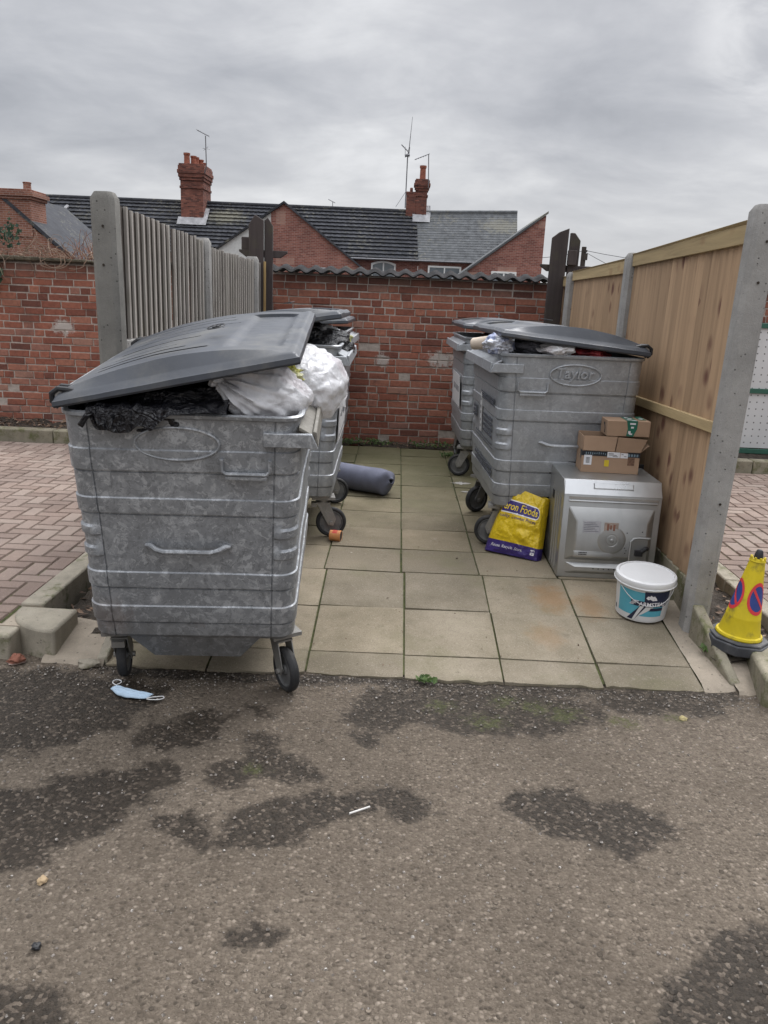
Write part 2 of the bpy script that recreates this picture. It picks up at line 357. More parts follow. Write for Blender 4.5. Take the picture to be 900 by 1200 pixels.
def m_galv(name,lo,hi,contrast=1.0,metal=.55,rough=.5,rust=.0):
    g=G(name); d=g.noise(9,4,.6,color=True)
    v=g.n('ShaderNodeVectorMath',dict(operation='ADD'),i0=g.co,i1=g.n('ShaderNodeVectorMath',dict(operation='SCALE'),i0=d,Scale=.10).outputs[0]).outputs[0]
    d2=g.noise(45,3,.6,color=True); v=g.n('ShaderNodeVectorMath',dict(operation='ADD'),i0=v,i1=g.n('ShaderNodeVectorMath',dict(operation='SCALE'),i0=d2,Scale=.022).outputs[0]).outputs[0]
    vo=g.n('ShaderNodeTexVoronoi',dict(feature='SMOOTH_F1'),Vector=v,Scale=34.0,Smoothness=.35)
    cell=g.n('ShaderNodeSeparateColor',Color=vo.outputs['Color']).outputs[0]
    vo2=g.n('ShaderNodeTexVoronoi',dict(feature='F1'),Vector=v,Scale=95.0)
    cell2=g.n('ShaderNodeSeparateColor',Color=vo2.outputs['Color']).outputs[1]
    big=g.noise(2.2,5,.6); med=g.noise(11,5,.65)
    f=g.math('ADD',g.math('MULTIPLY',cell,.5*contrast),g.math('ADD',g.math('MULTIPLY',cell2,.22*contrast),g.math('ADD',g.math('MULTIPLY',big,.55),g.math('MULTIPLY',med,.45))))
    f=g.rng(f,.40+.2*contrast,.85+.6*contrast)
    c=g.mix(f,lo,hi)
    l1=g.noise(23,7,.70,v=v,dist=.8); l2=g.noise(58,6,.7,v=g.map(loc=(5,1,2),v=v),dist=.6)
    c=g.mix(g.rng(l1,.53,.58,0,.50*contrast),c,tuple(min(1,x*1.55) for x in hi)); c=g.mix(g.rng(l2,.54,.60,0,.55*contrast),c,tuple(x*.55 for x in lo))
    scr=g.noise(3.0,3,.5,v=g.map((60,60,2.5),rot=(.2,.35,0))); c=g.mix(g.rng(scr,.70,.74,0,.25),c,tuple(min(1,x*1.3) for x in hi))
    st=g.noise(14,4,.6,v=g.map((1,1,.07))); c=g.mix(g.rng(st,.55,.78,0,.35),c,tuple(x*.55 for x in lo))
    # white zinc bloom and grime
    wb=g.rng(g.math('ADD',g.noise(6,6,.75,v=g.map(loc=(4,4,1))),g.math('MULTIPLY',cell,.08)),.64,.74,0,.6); c=g.mix(wb,c,(.46,.46,.46))
    wd=g.rng(g.noise(4.5,6,.72,v=g.map(loc=(1,7,2))),.57,.72,0,.5); c=g.mix(wd,c,tuple(x*.5 for x in lo))
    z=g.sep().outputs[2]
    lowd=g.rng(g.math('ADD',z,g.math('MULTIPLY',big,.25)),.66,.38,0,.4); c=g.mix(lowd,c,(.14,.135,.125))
    if rust:
        p=g.map((1/.11,0,1/.13),(.33/.11,0,-.37/.13)); d=g.n('ShaderNodeVectorMath',dict(operation='LENGTH'),i0=p).outputs['Value']; d=g.math('ADD',d,g.math('MULTIPLY',g.math('SUBTRACT',g.noise(18,5,.8,v=g.map((1,1,.3))),.5),2.2)); c=g.mix(g.rng(d,1.0,.2,0,.38*rust),c,(.21,.13,.09))
        c=g.mix(g.rng(g.noise(3.4,6,.75,v=g.map(loc=(9,1,3))),.66,.8,0,rust),c,(.20,.10,.055))
    me=g.math('SUBTRACT',metal,g.math('MULTIPLY',wb,.4))
    ro=g.math('ADD',rough,g.math('MULTIPLY',g.math('SUBTRACT',cell,.5),.12))
    return g.out(c,ro,me,g.bump(g.math('ADD',g.noise(60,4,.6),g.math('MULTIPLY',g.noise(7,3,.5),3.0)),.16,.004),.5)
def m_bag(name,col,tint=None,rough=.32,trans=.35,bumps=.5):
    g=G(name); n1=g.noise(7,5,.6,dist=.5)
    c=g.ramp(n1,[(.3,tuple(x*.86 for x in col)),(.6,col)])
    if tint:
        for k,(t,sc,lo_) in enumerate(tint):
            c=g.mix(g.rng(g.noise(sc,4,.55,v=g.map(loc=(k*3.1,k*1.7,2))),lo_,lo_+.12,0,.6),c,t)
    w=g.noise(18,5,.65,dist=1.2); rd=g.math('ABSOLUTE',g.math('SUBTRACT',w,.5))
    rd=g.rng(rd,.0,.14,1,0)
    dv=g.n('ShaderNodeVectorMath',dict(operation='ADD'),i0=g.co,i1=g.n('ShaderNodeVectorMath',dict(operation='SCALE'),i0=g.noise(5,3,.6,color=True),Scale=.09).outputs[0]).outputs[0]
    e1=g.rng(g.vor(13,'DISTANCE_TO_EDGE','Distance',v=dv),0,.16,1,0); e2=g.rng(g.vor(34,'DISTANCE_TO_EDGE','Distance',v=dv),0,.2,1,0)
    nb=g.bump(g.math('ADD',g.math('MULTIPLY',rd,.35),g.math('ADD',g.math('MULTIPLY',e1,.6),g.math('MULTIPLY',e2,.25))),bumps,.012)
    return g.out(c,rough,0,nb,.5,translucent=trans)
# ------------------------------------------------------------------ camera, light, sky
cam=bpy.data.cameras.new('camera'); co=link('camera',cam)
M3=((0.998974,0.044371,-0.009064),(0.02006,-0.254088,0.966973),(0.040603,-0.966163,-0.254717))
mw=Matrix.Identity(4)
for i in range(3):
    mw[i][0]=M3[i][0]; mw[i][1]=-M3[i][1]; mw[i][2]=-M3[i][2]
mw[2][3]=1.517
co.matrix_world=mw
cam.sensor_width=36; cam.sensor_fit='AUTO'; cam.lens=28.2; cam.clip_start=0.02; cam.clip_end=3000
SC.camera=co
SC.view_settings.view_transform='Standard'; SC.view_settings.look='None'
SC.view_settings.exposure=0.42; SC.view_settings.gamma=1.0; SC.view_settings.use_curve_mapping=False

SUN_EL,SUN_AZ=R(52),R(28)      # azimuth measured from +Y towards +X
sd=Vector((math.sin(SUN_AZ)*math.cos(SUN_EL),math.cos(SUN_AZ)*math.cos(SUN_EL),math.sin(SUN_EL)))
sl=bpy.data.lights.new('sun','SUN'); sl.energy=1.1; sl.angle=R(25); sl.color=(1,.965,.92)
so=link('sun',sl); so.rotation_euler=(-sd).to_track_quat('-Z','Y').to_euler(); so.location=(20,30,40)

W=bpy.data.worlds.new('World'); SC.world=W; W.use_nodes=True; wt=W.node_tree; wt.nodes.clear()
class WG(G):
    def __init__(s): s.t=wt; s._co=None
w=WG(); dirv=w.n('ShaderNodeTexCoord').outputs['Generated']
sky=w.n('ShaderNodeTexSky',dict(sky_type='NISHITA',sun_disc=False,sun_elevation=SUN_EL,sun_rotation=SUN_AZ,altitude=60,air_density=1.0,dust_density=3.0))
sp=w.sep(dirv); zc=w.math('MAXIMUM',sp.outputs[2],0.0)
inv=w.math('DIVIDE',1.0,w.math('ADD',zc,.27))
pl=w.n('ShaderNodeCombineXYZ',X=w.math('MULTIPLY',sp.outputs[0],inv),Y=w.math('MULTIPLY',sp.outputs[1],inv),Z=0.0).outputs[0]
n1=w.noise(1.0,7,.55,v=w.map((1,1.2,1),(3.7,1.2,0),v=pl),dist=.35)
n2=w.noise(2.9,6,.56,v=w.map((1,1.35,1),(8.2,5.1,0),v=pl),dist=.4)
nn=w.math('ADD',w.math('MULTIPLY',n1,.68),w.math('MULTIPLY',n2,.32))
cl=w.ramp(nn,[(.32,(.275,.285,.312)),(.42,(.355,.365,.392)),(.50,(.43,.438,.462)),(.57,(.52,.527,.545)),(.68,(.66,.665,.68))])
# luminous overcast: paler band above the roofs, brighter overhead where the sun stands behind the cloud
hz=w.rng(zc,.17,.04); cl=w.mix(w.math('MULTIPLY',hz,.40),cl,(.58,.59,.61))
sdot=w.n('ShaderNodeVectorMath',dict(operation='DOT_PRODUCT'),i0=dirv,i1=tuple(sd)).outputs['Value']
glow=w.rng(sdot,.88,1.0,0,7.0)
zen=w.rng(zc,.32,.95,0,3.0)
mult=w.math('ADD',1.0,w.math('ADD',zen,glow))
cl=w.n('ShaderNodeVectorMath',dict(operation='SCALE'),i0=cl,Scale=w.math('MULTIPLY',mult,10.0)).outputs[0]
# a thin bright break low on the right
bd=w.n('ShaderNodeVectorMath',dict(operation='DOT_PRODUCT'),i0=dirv,i1=(.348,.898,.271)).outputs['Value']
br=w.math('MULTIPLY',w.rng(bd,.9975,1.0),w.rng(n2,.40,.6)); cl=w.mix(w.math('MULTIPLY',br,.3),cl,(8.4,8.4,8.4))
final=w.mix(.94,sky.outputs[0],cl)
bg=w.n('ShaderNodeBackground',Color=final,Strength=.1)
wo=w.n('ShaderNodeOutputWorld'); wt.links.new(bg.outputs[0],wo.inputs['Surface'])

# ------------------------------------------------------------------ materials
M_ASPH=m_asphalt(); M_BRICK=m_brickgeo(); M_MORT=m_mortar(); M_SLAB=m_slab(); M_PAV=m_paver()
M_JOINT=simple('mossy_joint',(.052,.058,.018),.95,var=.5,scale=30,bump=.8)
M_SOIL=simple('dark_soil',(.045,.035,.026),.95,var=.5,scale=18,bump=1,bdist=.02,bscale=60)
M_POST=m_concrete('weathered_post_concrete',(.195,.188,.172),pit=.8,streak=.5)
M_POST2=m_concrete('pale_post_concrete',(.30,.29,.275),pit=.8,streak=.4)
M_KERB=m_concrete('kerb_concrete',(.30,.27,.215),pit=.4,moss=.35)
M_KERB2=m_concrete('mossy_kerb',(.25,.225,.17),pit=.5,moss=.6)
M_SLATE=m_rooftile('roof_slate',(.105,.11,.115),(.22,.21,.17),.03)
M_TILE=m_rooftile('roof_tile',(.046,.048,.055),(.22,.21,.16),.02)
M_HB=m_housebrick('house_brick',[(0,(.19,.075,.06)),(.5,(.27,.105,.082)),(1,(.33,.15,.115))],pale=.10)
M_HB2=m_housebrick('orange_house_brick',[(0,(.19,.085,.06)),(.5,(.255,.11,.075)),(1,(.29,.145,.10))])
M_CHB=m_housebrick('chimney_brick',[(0,(.10,.045,.038)),(.5,(.20,.078,.058)),(1,(.27,.11,.08))],mort=(.15,.115,.10))
M_RENDER=simple('white_render',(.60,.60,.58),.9,var=.1)
M_POT=simple('terracotta',(.27,.095,.06),.85,var=.25)
M_LEAD=simple('lead_flashing',(.34,.34,.35),.7,var=.3,scale=3)
M_UPVC=simple('white_frame',(.78,.78,.76),.4,var=.05)
M_GLASS=simple('window_glass',(.10,.12,.135),.08,var=.3,scale=1,bump=0,spec=.8)
M_AER=simple('aerial_metal',(.20,.20,.21),.5,metal=.6)
M_POLE=simple('tarred_pole',(.055,.045,.038),.9)
M_WIRE=simple('wire',(.05,.05,.055),.7)
M_OLDW=m_wood('weathered_fence_board',(.10,.086,.075),(.05,.04,.035),.4,green=.2)
M_BATT=m_wood('pale_fence_batten',(.37,.345,.315),(.18,.16,.14),.35,green=.15)  # battens coloured paler than the boards behind them
M_NEWW=m_wood('new_fence_board',(.385,.262,.163),(.12,.05,.038),.9,wet=.4)
M_RAIL=m_wood('new_fence_rail',(.42,.32,.175),(.23,.12,.06),.5,axis='y')
M_DARKW=m_wood('dark_stained_timber',(.058,.047,.045),(.03,.022,.022),.3,green=.2)
M_PALEW=m_wood('pale_batten',(.42,.29,.13),(.2,.1,.05),.3)
M_COPE=simple('dark_corrugated_coping',(.034,.033,.034),.9,var=.45,scale=9,dirt=(.09,.085,.055),dlo=.58,dhi=.75,spec=.08)
M_MOSSCOPE=simple('mossy_coping',(.10,.085,.06),.95,var=.5,scale=14,dirt=(.06,.07,.025),bump=1,bdist=.02,bscale=40)
def m_perf():
    g=G('perforated_white_panel'); s=g.sep()
    v=g.n('ShaderNodeCombineXYZ',X=s.outputs[0],Y=s.outputs[2],Z=0.0).outputs[0]
    d=g.n('ShaderNodeTexVoronoi',dict(voronoi_dimensions='2D'),Vector=v,Scale=14.0,Randomness=0.0).outputs['Distance']
    c=g.mix(g.rng(d,.13,.09),g.ramp(g.noise(2,5),[(.3,(.50,.50,.50)),(.7,(.60,.60,.60))]),(.12,.12,.12))
    return g.out(c,.5,0,None,.4)
M_PERF=m_perf(); M_GREEN=simple('dark_green_paint',(.03,.10,.07),.5,var=.15)

# ------------------------------------------------------------------ ground
def pip(p,poly):
    x,y=p; c=False; n=len(poly)
    for i in range(n):
        x1,y1=poly[i]; x2,y2=poly[(i+1)%n]
        if (y1>y)!=(y2>y) and x<(x2-x1)*(y-y1)/(y2-y1)+x1: c=not c
    return c
def sdist(p,poly):
    d=9.0; P=Vector((p[0],p[1])); n=len(poly)
    for i in range(n):
        a=Vector(poly[i]); b=Vector(poly[(i+1)%n]); ab=b-a
        t=max(0,min(1,(P-a).dot(ab)/max(ab.length_squared,1e-9))); d=min(d,(P-a-ab*t).length)
    return -d if pip(p,poly) else d
DAMP=[([(-0.924,2.745),(-0.841,2.863),(-0.727,2.956),(-0.624,2.931),(-0.626,2.784),(-0.716,2.702),(-0.844,2.643)],.85),
([(-1.9,3.2),(-1.486,3.255),(-1.199,3.2),(-0.968,3.183),(-0.931,2.994),(-1.029,2.812),(-1.14,2.665),(-1.264,2.583),(-1.6,2.6)],.72),
([(-1.5,2.3),(-1.261,2.318),(-1.135,2.427),(-0.96,2.52),(-0.807,2.572),(-0.739,2.539),(-0.737,2.384),(-0.833,2.237),(-0.928,2.124),(-1.017,2.027),(-1.092,1.97),(-1.5,1.9)],.86),
([(-0.63,2.521),(-0.522,2.624),(-0.486,2.778),(-0.399,2.754),(-0.389,2.624),(-0.29,2.588),(-0.229,2.538),(-0.3,2.495),(-0.437,2.5),(-0.553,2.475)],1),
([(-0.714,2.237),(-0.663,2.272),(-0.575,2.257),(-0.539,2.194),(-0.543,2.124),(-0.629,2.146)],.95),
([(-0.493,2.136),(-0.48,2.242),(-0.489,2.309),(-0.384,2.364),(-0.273,2.397),(-0.142,2.407),(-0.012,2.467),(0.122,2.463),(0.173,2.369),(0.12,2.319),(-0.037,2.344),(-0.16,2.28),(-0.268,2.245),(-0.285,2.171),(-0.388,2.143)],1),
([(0.422,2.403),(0.543,2.487),(0.673,2.538),(0.702,2.459),(0.814,2.434),(0.95,2.397),(0.974,2.339),(0.9,2.281),(0.794,2.197),(0.68,2.23),(0.497,2.285)],1),
([(0.701,1.59),(0.777,1.696),(0.863,1.784),(0.97,1.856),(1.121,1.907),(0.98,1.45),(0.66,1.45)],.95),
([(-1.0,1.6),(-0.903,1.581),(-0.847,1.597),(-0.801,1.562),(-0.708,1.512),(-0.688,1.40),(-1.0,1.40)],1),
([(-0.17,2.995),(-0.071,3.176),(0.078,3.239),(0.42,3.257),(0.722,3.254),(0.921,3.134),(0.851,2.984),(0.658,2.887),(0.384,2.875),(0.181,2.923),(0.027,2.856),(-0.128,2.895)],.8),
([(-0.357,1.78),(-0.315,1.804),(-0.285,1.788),(-0.308,1.759),(-0.346,1.76)],1),
([(-0.117,2.817),(-0.024,2.851),(0.011,2.791),(-0.053,2.724)],.9),
([(-0.571,3.021),(-0.51,3.042),(-0.482,2.958),(-0.542,2.939)],.8),
([(0.955,3.277),(1.331,3.266),(1.554,3.256),(1.46,3.111),(1.124,3.08),(0.94,3.136)],.62),
([(-1.3,3.36),(1.6,3.36),(1.6,3.27),(.6,3.25),(.1,3.26),(-.5,3.24),(-1.3,3.27)],.75)]
MOSS=[(0.523,3.172,.10),(0.663,3.125,.12),(0.429,2.98,.12),(0.765,3.082,.12),(0.986,3.031,.08),(1.231,3.075,.07),(1.03,3.001,.07),(.25,3.1,.1),(-.45,2.56,.07)]
def road_z(x,y):
    z=-.137+.010*fbm(x*.9,y*.9,3,3)*1.0+.0035*nz(x*9,y*9,1)+.0022*nz(x*31,y*31,4)
    return z
def axis_pts(bands):
    out=[]
    for a,b,s in bands:
        n=max(1,int(round((b-a)/s)))
        out+= [a+(b-a)*i/n for i in range(n)]
    out.append(bands[-1][1]); return out
xs=axis_pts([(-400,-60,170),(-60,-8,13),(-8,-1.9,.4),(-1.9,2.2,.017),(2.2,9,.5),(9,60,13),(60,400,170)])
ys=axis_pts([(-300,-20,70),(-20,0,4),(0,1.25,.25),(1.25,3.40,.017)])
b=MB(); rows=[]; dv=[]; mv=[]
for y in ys:
    row=[]
    for x in xs:
        z=road_z(x,y); d=0; m=0
        if -2<x<2.3 and y>1.2:
            wx=x+.06*nz(x*7,y*7,2)+.035*nz(x*19,y*19,9); wy=y+.06*nz(x*7,y*7,12)+.035*nz(x*19,y*19,19)
            for poly,k in DAMP:
                s_=sdist((wx,wy),poly); d=max(d,k*sm(.085,-.06,s_))
            for mx,my,mr in MOSS: m=max(m,sm(mr*1.5,0,math.hypot((x-mx)*.8,y-my)))
            z-=.007*d
        row.append((x,y,z)); dv.append(d); mv.append(m)
    rows.append(row)
b.grid(rows)
structure(b.build('road',M_ASPH,attrs=dict(damp=dv,moss=mv),angle=180))
# far ground, out to the horizon, under the terrace
b=MB(); b.add([(-600,8.9,-.02),(600,8.9,-.02),(600,1200,-.02),(-600,1200,-.02)],[(0,1,2,3)])
b.add([(-600,3.0,-.30),(600,3.0,-.30),(600,8.9,-.30),(-600,8.9,-.30)],[(0,1,2,3)])
structure(b.build('ground',M_SOIL))

# bin bay paving: real slabs with open mossy joints
RAMP=.115; YB=4.424
def bayz(y): return RAMP*(y-YB) if y<YB else 0.0
b=MB(); edge=[]
def slab(x0,x1,y0,y1,front=False):
    j_=lambda: rng.uniform(.003,.007)
    x0+=j_();x1-=j_();y0+=j_();y1-=j_()
    dz=rng.uniform(-.003,.003); tx=rng.uniform(-.006,.006); ty=rng.uniform(-.005,.005); r=rng.random()
    nx=14; ny=14 if not front else 6
    top=[]
    for j in range(ny+1):
        row=[]
        for i in range(nx+1):
            u=i/nx; v=j/ny; x=lerp(x0,x1,u); y=lerp(y0,y1,v)
            if front and j==0: y=y0+.012*fbm(x*15,7.7,1,4)+.010*nz(x*4.2,3.1)+(.02*sm(.35,.6,nz(x*3.1,9.4)))
            e=1-min(min(u,1-u)*(x1-x0),min(v,1-v)*(y1-y0))/.10
            # chipped arrises
            z=bayz(y)+dz+tx*(u-.5)+ty*(v-.5)
            if min(u,1-u,v,1-v)<1e-6: z-=.004; 
            row.append((x,y,z)); edge.append(max(0,e))
        top.append(row)
    b.grid(top,r=r)
    ring=[top[0][i] for i in range(nx+1)]+[top[j][nx] for j in range(1,ny+1)]+[top[ny][i] for i in range(nx-1,-1,-1)]+[top[j][0] for j in range(ny-1,0,-1)]
    n=len(ring); V=ring+[(p[0],p[1],p[2]-.05) for p in ring]
    b.add(V,[(i,i+n,(i+1)%n+n,(i+1)%n) for i in range(n)],r=r); edge.extend([1]*(2*n))
XC=[-1.285,-.829,-.376,.073,.527,.985,1.437]
yy=YB; k=0
while yy<8.45:
    y1=min(yy+.452,8.50)
    for i in range(len(XC)-1): slab(XC[i],XC[i+1],yy,y1)
    slab(1.437,1.56,yy,y1)
    slab(-1.40,-1.285,yy,y1)
    yy+=.452
fx=[x+.018 for x in XC]; fx[0]=-1.27
for (y0,y1,fr) in ((3.977,4.424,0),(3.523,3.977,0),(3.325,3.523,1)):
    for i in range(len(fx)-1): slab(fx[i],fx[i+1],y0,y1,front=bool(fr))
bay=b.build('bin_bay_paving',M_SLAB,attrs=dict(edge=edge),angle=40); structure(bay)
b=MB(); b.add([(-1.41,3.36,bayz(3.36)-.012),(1.58,3.36,bayz(3.36)-.012),(1.58,YB,-.012),(-1.41,YB,-.012),(1.58,8.55,-.012),(-1.41,8.55,-.012)],[(0,1,2,3),(3,2,4,5)])
structure(b.build('joint_bed',M_JOINT))
# concrete haunching along both edges of the ramp
b=MB()
rows=[]
for j in range(13):
    y=3.30+j*.075; row=[]
    for i in range(7):
        u=i/6; x=lerp(1.452,1.60,u)-.0
        yy_=y+ (0.03*fbm(x*8,3,2) if j==0 else 0)
        row.append((x,yy_,bayz(yy_)+.004+.006*nz(x*14,y*14,3)-.02*(1 if j==0 else 0)))
    rows.append(row)
b.grid(rows)
b.box(-1.82,3.44,-.2,-1.69,3.75,-.014)
rows=[]
for j in range(12):
    y=3.30+j*.033; row=[]
    for i in range(8):
        u=i/7; x=lerp(-1.56,-1.275,u)
        yy_=y+(0.04*fbm(x*8,9,2) if j==0 else 0)
        z=bayz(yy_)+.006+.010*nz(x*10,y*10,5)+.03*(1-u)*sm(3.3,3.7,y)-(.03 if j==0 else 0)
        row.append((x,yy_,z))
    rows.append(row)
b.grid(rows)
rows=[]
for j in range(12):
    y=3.29+j*.032; row=[]
    for i in range(10):
        u=i/9; x=lerp(1.60,2.02,u); yy_=y+(0.03*fbm(x*8,5,2) if j==0 else 0)
        row.append((x,yy_,lerp(-.128,-.055,j/11)+.012*nz(x*12,y*12,8)-(.03 if j==0 else 0)))
    rows.append(row)
b.grid(rows)
structure(b.build('concrete_haunching',m_concrete('haunch_concrete',(.31,.265,.21),pit=.6,streak=.15)))
# soil beds
def soil(x0,x1,y0,y1,z,amp,name,step=.05):
    b=MB(); rows=[]
    nx=max(2,int((x1-x0)/step)); ny=max(2,int((y1-y0)/step))
    for j in range(ny+1):
        rows.append([(lerp(x0,x1,i/nx),lerp(y0,y1,j/ny),z+amp*fbm(lerp(x0,x1,i/nx)*6,lerp(y0,y1,j/ny)*6,z,4)) for i in range(nx+1)])
    b.grid(rows); structure(b.build(name,M_SOIL,angle=180))
soil(-1.64,-1.26,3.55,8.2,-.085,.035,'soil_trench')
soil(1.56,2.30,3.52,8.2,-.06,.03,'soil_trench')
soil(-8.2,-1.3,8.05,8.72,.085,.05,'soil_bed')
soil(-1.45,1.75,8.47,8.74,.0,.035,'soil_strip')
soil(1.6,8.0,8.05,8.72,.085,.05,'soil_bed')

# herringbone block paving, each block modelled
# 90 degree herringbone: cells with (i-j)%4 in {0,1} belong to horizontal blocks, {2,3} to vertical ones
def herringbone(x0,x1,y0,y1,name,z0=0.0):
    b=MB(); Wd=.105
    def blk(xa,ya,xb,yb):
        xa,xb=max(xa,x0),min(xb,x1); ya,yb=max(ya,y0),min(yb,y1)
        if xb-xa<.02 or yb-ya<.02: return
        g_=.003; c=.007; z=z0+rng.uniform(-.0018,.0018)+.006*nz(xa*.8,ya*.8,5); r=rng.random()
        xa+=g_;xb-=g_;ya+=g_;yb-=g_
        V=[(xa,ya,z-.014),(xb,ya,z-.014),(xb,yb,z-.014),(xa,yb,z-.014),(xa+c,ya+c,z),(xb-c,ya+c,z),(xb-c,yb-c,z),(xa+c,yb-c,z)]
        b.add(V,[(4,5,6,7),(0,1,5,4),(1,2,6,5),(2,3,7,6),(3,0,4,7)],r=r)
    for j in range(-3,int((y1-y0)/Wd)+4):
        for i in range(-3,int((x1-x0)/Wd)+4):
            s_=(i-j)%4; X=x0+i*Wd; Y=y0+j*Wd
            if s_==0: blk(X,Y,X+2*Wd,Y+Wd)
            if s_==3: blk(X,Y,X+Wd,Y+2*Wd)
    b.add([(x0,y0,z0-.011),(x1,y0,z0-.011),(x1,y1,z0-.011),(x0,y1,z0-.011)],[(0,1,2,3)],mi=1)
    b.add([(x0,y0,z0-.011),(x0,y0,z0-.2),(x1,y0,z0-.2),(x1,y0,z0-.011)],[(0,1,2,3)],mi=1)
    structure(b.build(name,[M_PAV,M_JOINT],angle=0))
herringbone(-8.0,-1.795,3.46,7.9,'block_paving')
herringbone(2.09,8.0,3.58,7.9,'block_paving')
# paving edge course in front of the blocks, at road side
b=MB()
for i in range(16):
    x=-1.70-i*.30
    b.box(x-.30+.004,3.33+.01*nz(i,3),-.2,x-.004,3.455,-.018+.004*nz(i,1))
for i in range(18):
    x=2.05+i*.30
    b.box(x+.004,3.40,-.2,x+.296,3.575,-.02+.004*nz(i,2))
structure(b.build('paving_edge',M_KERB,bevel=.012))
# ------------------------------------------------------------------ brick boundary wall
wall=thing('brick_wall','long old red brick boundary wall closing the back of the bin bay','wall',(0,8.75,0))
def brick_run(x0,x1,z0,z1,y,depth=.10):
    b=MB(); z=z0; k=0; H_=.0755
    while z<z1-.02:
        x=x0-rng.random()*.2
        while x<x1:
            w_=.102 if rng.random()<.38 else rng.choice((.205,.21,.20,.215))
            xa=max(x,x0); xb=min(x+w_,x1)
            if xb-xa>.03:
                wob=.005*nz(xa*1.1,z*3,2)
                dy=y+rng.uniform(-.004,.005)+(rng.choice((-.005,-.007,-.004,-.006,.012)) if rng.random()<.07 else 0)
                za=z+wob+rng.uniform(-.001,.002); zb=z+.0655+wob+rng.uniform(-.002,.001); c=rng.uniform(.003,.006); r=rng.random()
                j=lambda: rng.uniform(-.003,.003)
                V=[(xa,y+.03,za),(xb,y+.03,za),(xb,y+.03,zb),(xa,y+.03,zb),(xa+j(),dy+c,za+j()),(xb+j(),dy+c,za+j()),(xb+j(),dy+c,zb+j()),(xa+j(),dy+c,zb+j()),
                   (xa+c+j(),dy,za+c),(xb-c+j(),dy,za+c+j()),(xb-c,dy,zb-c+j()),(xa+c,dy,zb-c+j())]
                b.add(V,[(8,9,10,11),(4,5,9,8),(5,6,10,9),(6,7,11,10),(7,4,8,11),(0,1,5,4),(1,2,6,5),(2,3,7,6),(3,0,4,7)],r=r)
            x+=w_+.010
        z+=H_; k+=1
    return b
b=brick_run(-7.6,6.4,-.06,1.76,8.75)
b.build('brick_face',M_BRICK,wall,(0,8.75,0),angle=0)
b=MB(); rows=[]
for j in range(30):
    z=-.2+j*.0672; rows.append([(x*.1,8.7572+.0016*nz(x*.9,z*7),z) for x in range(-80,67)])
b.grid(rows); b.box(-8,8.79,-.2,6.6,8.98,1.765)
b.build('mortar_core',M_MORT,wall,(0,8.75,0))
# corrugated coping over the middle length
b=MB(); nxx=260; rows=[]; 
prof=[(8.635,1.775),(8.64,1.765),(8.66,1.772),(9.06,1.83),(9.07,1.815)]
for (y,z) in [(8.64,1.768),(8.63,1.782),(8.66,1.797),(8.85,1.835),(9.05,1.80),(9.05,1.785),(8.85,1.82),(8.66,1.78)]:
    rows.append([(lerp(-1.36,1.58,i/nxx),y+.006*nz(i*.07,y*9),z+.017*math.sin(2*math.pi*lerp(-1.36,1.58,i/nxx)/.158)+.006*nz(i*.05,3)) for i in range(nxx+1)])
rows.append(rows[0]); b.grid(rows)
b.build('coping',M_COPE,wall,(0,8.75,0))
b=MB()
x=-7.6
while x<-1.45:
    w_=rng.uniform(.2,.3); 
    b.box(x,8.70+rng.uniform(-.01,.01),1.768,x+w_-.008,9.0,1.80+rng.uniform(-.01,.02)); x+=w_
x=1.65
while x<6.3:
    w_=rng.uniform(.2,.3); b.box(x,8.70+rng.uniform(-.01,.01),1.768,x+w_-.008,9.0,1.815+rng.uniform(-.01,.01)); x+=w_
b.build('mossy_coping',M_MOSSCOPE,wall,(0,8.75,0),bevel=.012)

# ------------------------------------------------------------------ fences
def conc_post(x,y,h,lean,label,m,face=.118,base=-.2,grp='concrete fence posts'):
    t=thing('fence_post',label,'post',(x,y,0),(0,lean,0),grp)
    b=MB(); a=face/2; s_=.018; q=.022
    # slotted section, chamfered corners
    poly=[(-a+q,-a),(a-q,-a),(a,-a+q),(a,a-q),(a-q,a),(s_,a),(s_,a-.03),(-s_,a-.03),(-s_,a),(-a+q,a),(-a,a-q),(-a,-a+q)]
    levels=[base,0,.3,.6,.9,1.2,1.5,1.8,h-.03]; n=len(poly); V=[];F=[]
    for z in levels: V+=[(p[0]+.002*nz(z*2,p[0]*9,y),p[1]+.002*nz(z*2,p[1]*9,x),z) for p in poly]
    for i in range(len(levels)-1):
        for k in range(n): F.append((i*n+k,i*n+(k+1)%n,(i+1)*n+(k+1)%n,(i+1)*n+k))
    o=len(V); V+=[(p[0]*.72,p[1]*.72,h) for p in poly]
    for k in range(n): F.append((o-n+k,o-n+(k+1)%n,o+(k+1)%n,o+k))
    F.append(tuple(range(o,o+n)))
    b.add(V,F,r=.5); b.build('post_shaft',m,t)
    # bolt holes
    for z,dx in ((h-.16,.004),(h-.34,-.003),(.62,.005)):
        b=MB(); b.lathe([(.0,0),(.006,.0),(.006,.004)],10,M=Matrix.Translation((dx,-a-.0015,z))@Matrix.Rotation(R(90),4,'X'))
        b.build('bolt_hole',M_SOIL,t)
    return t
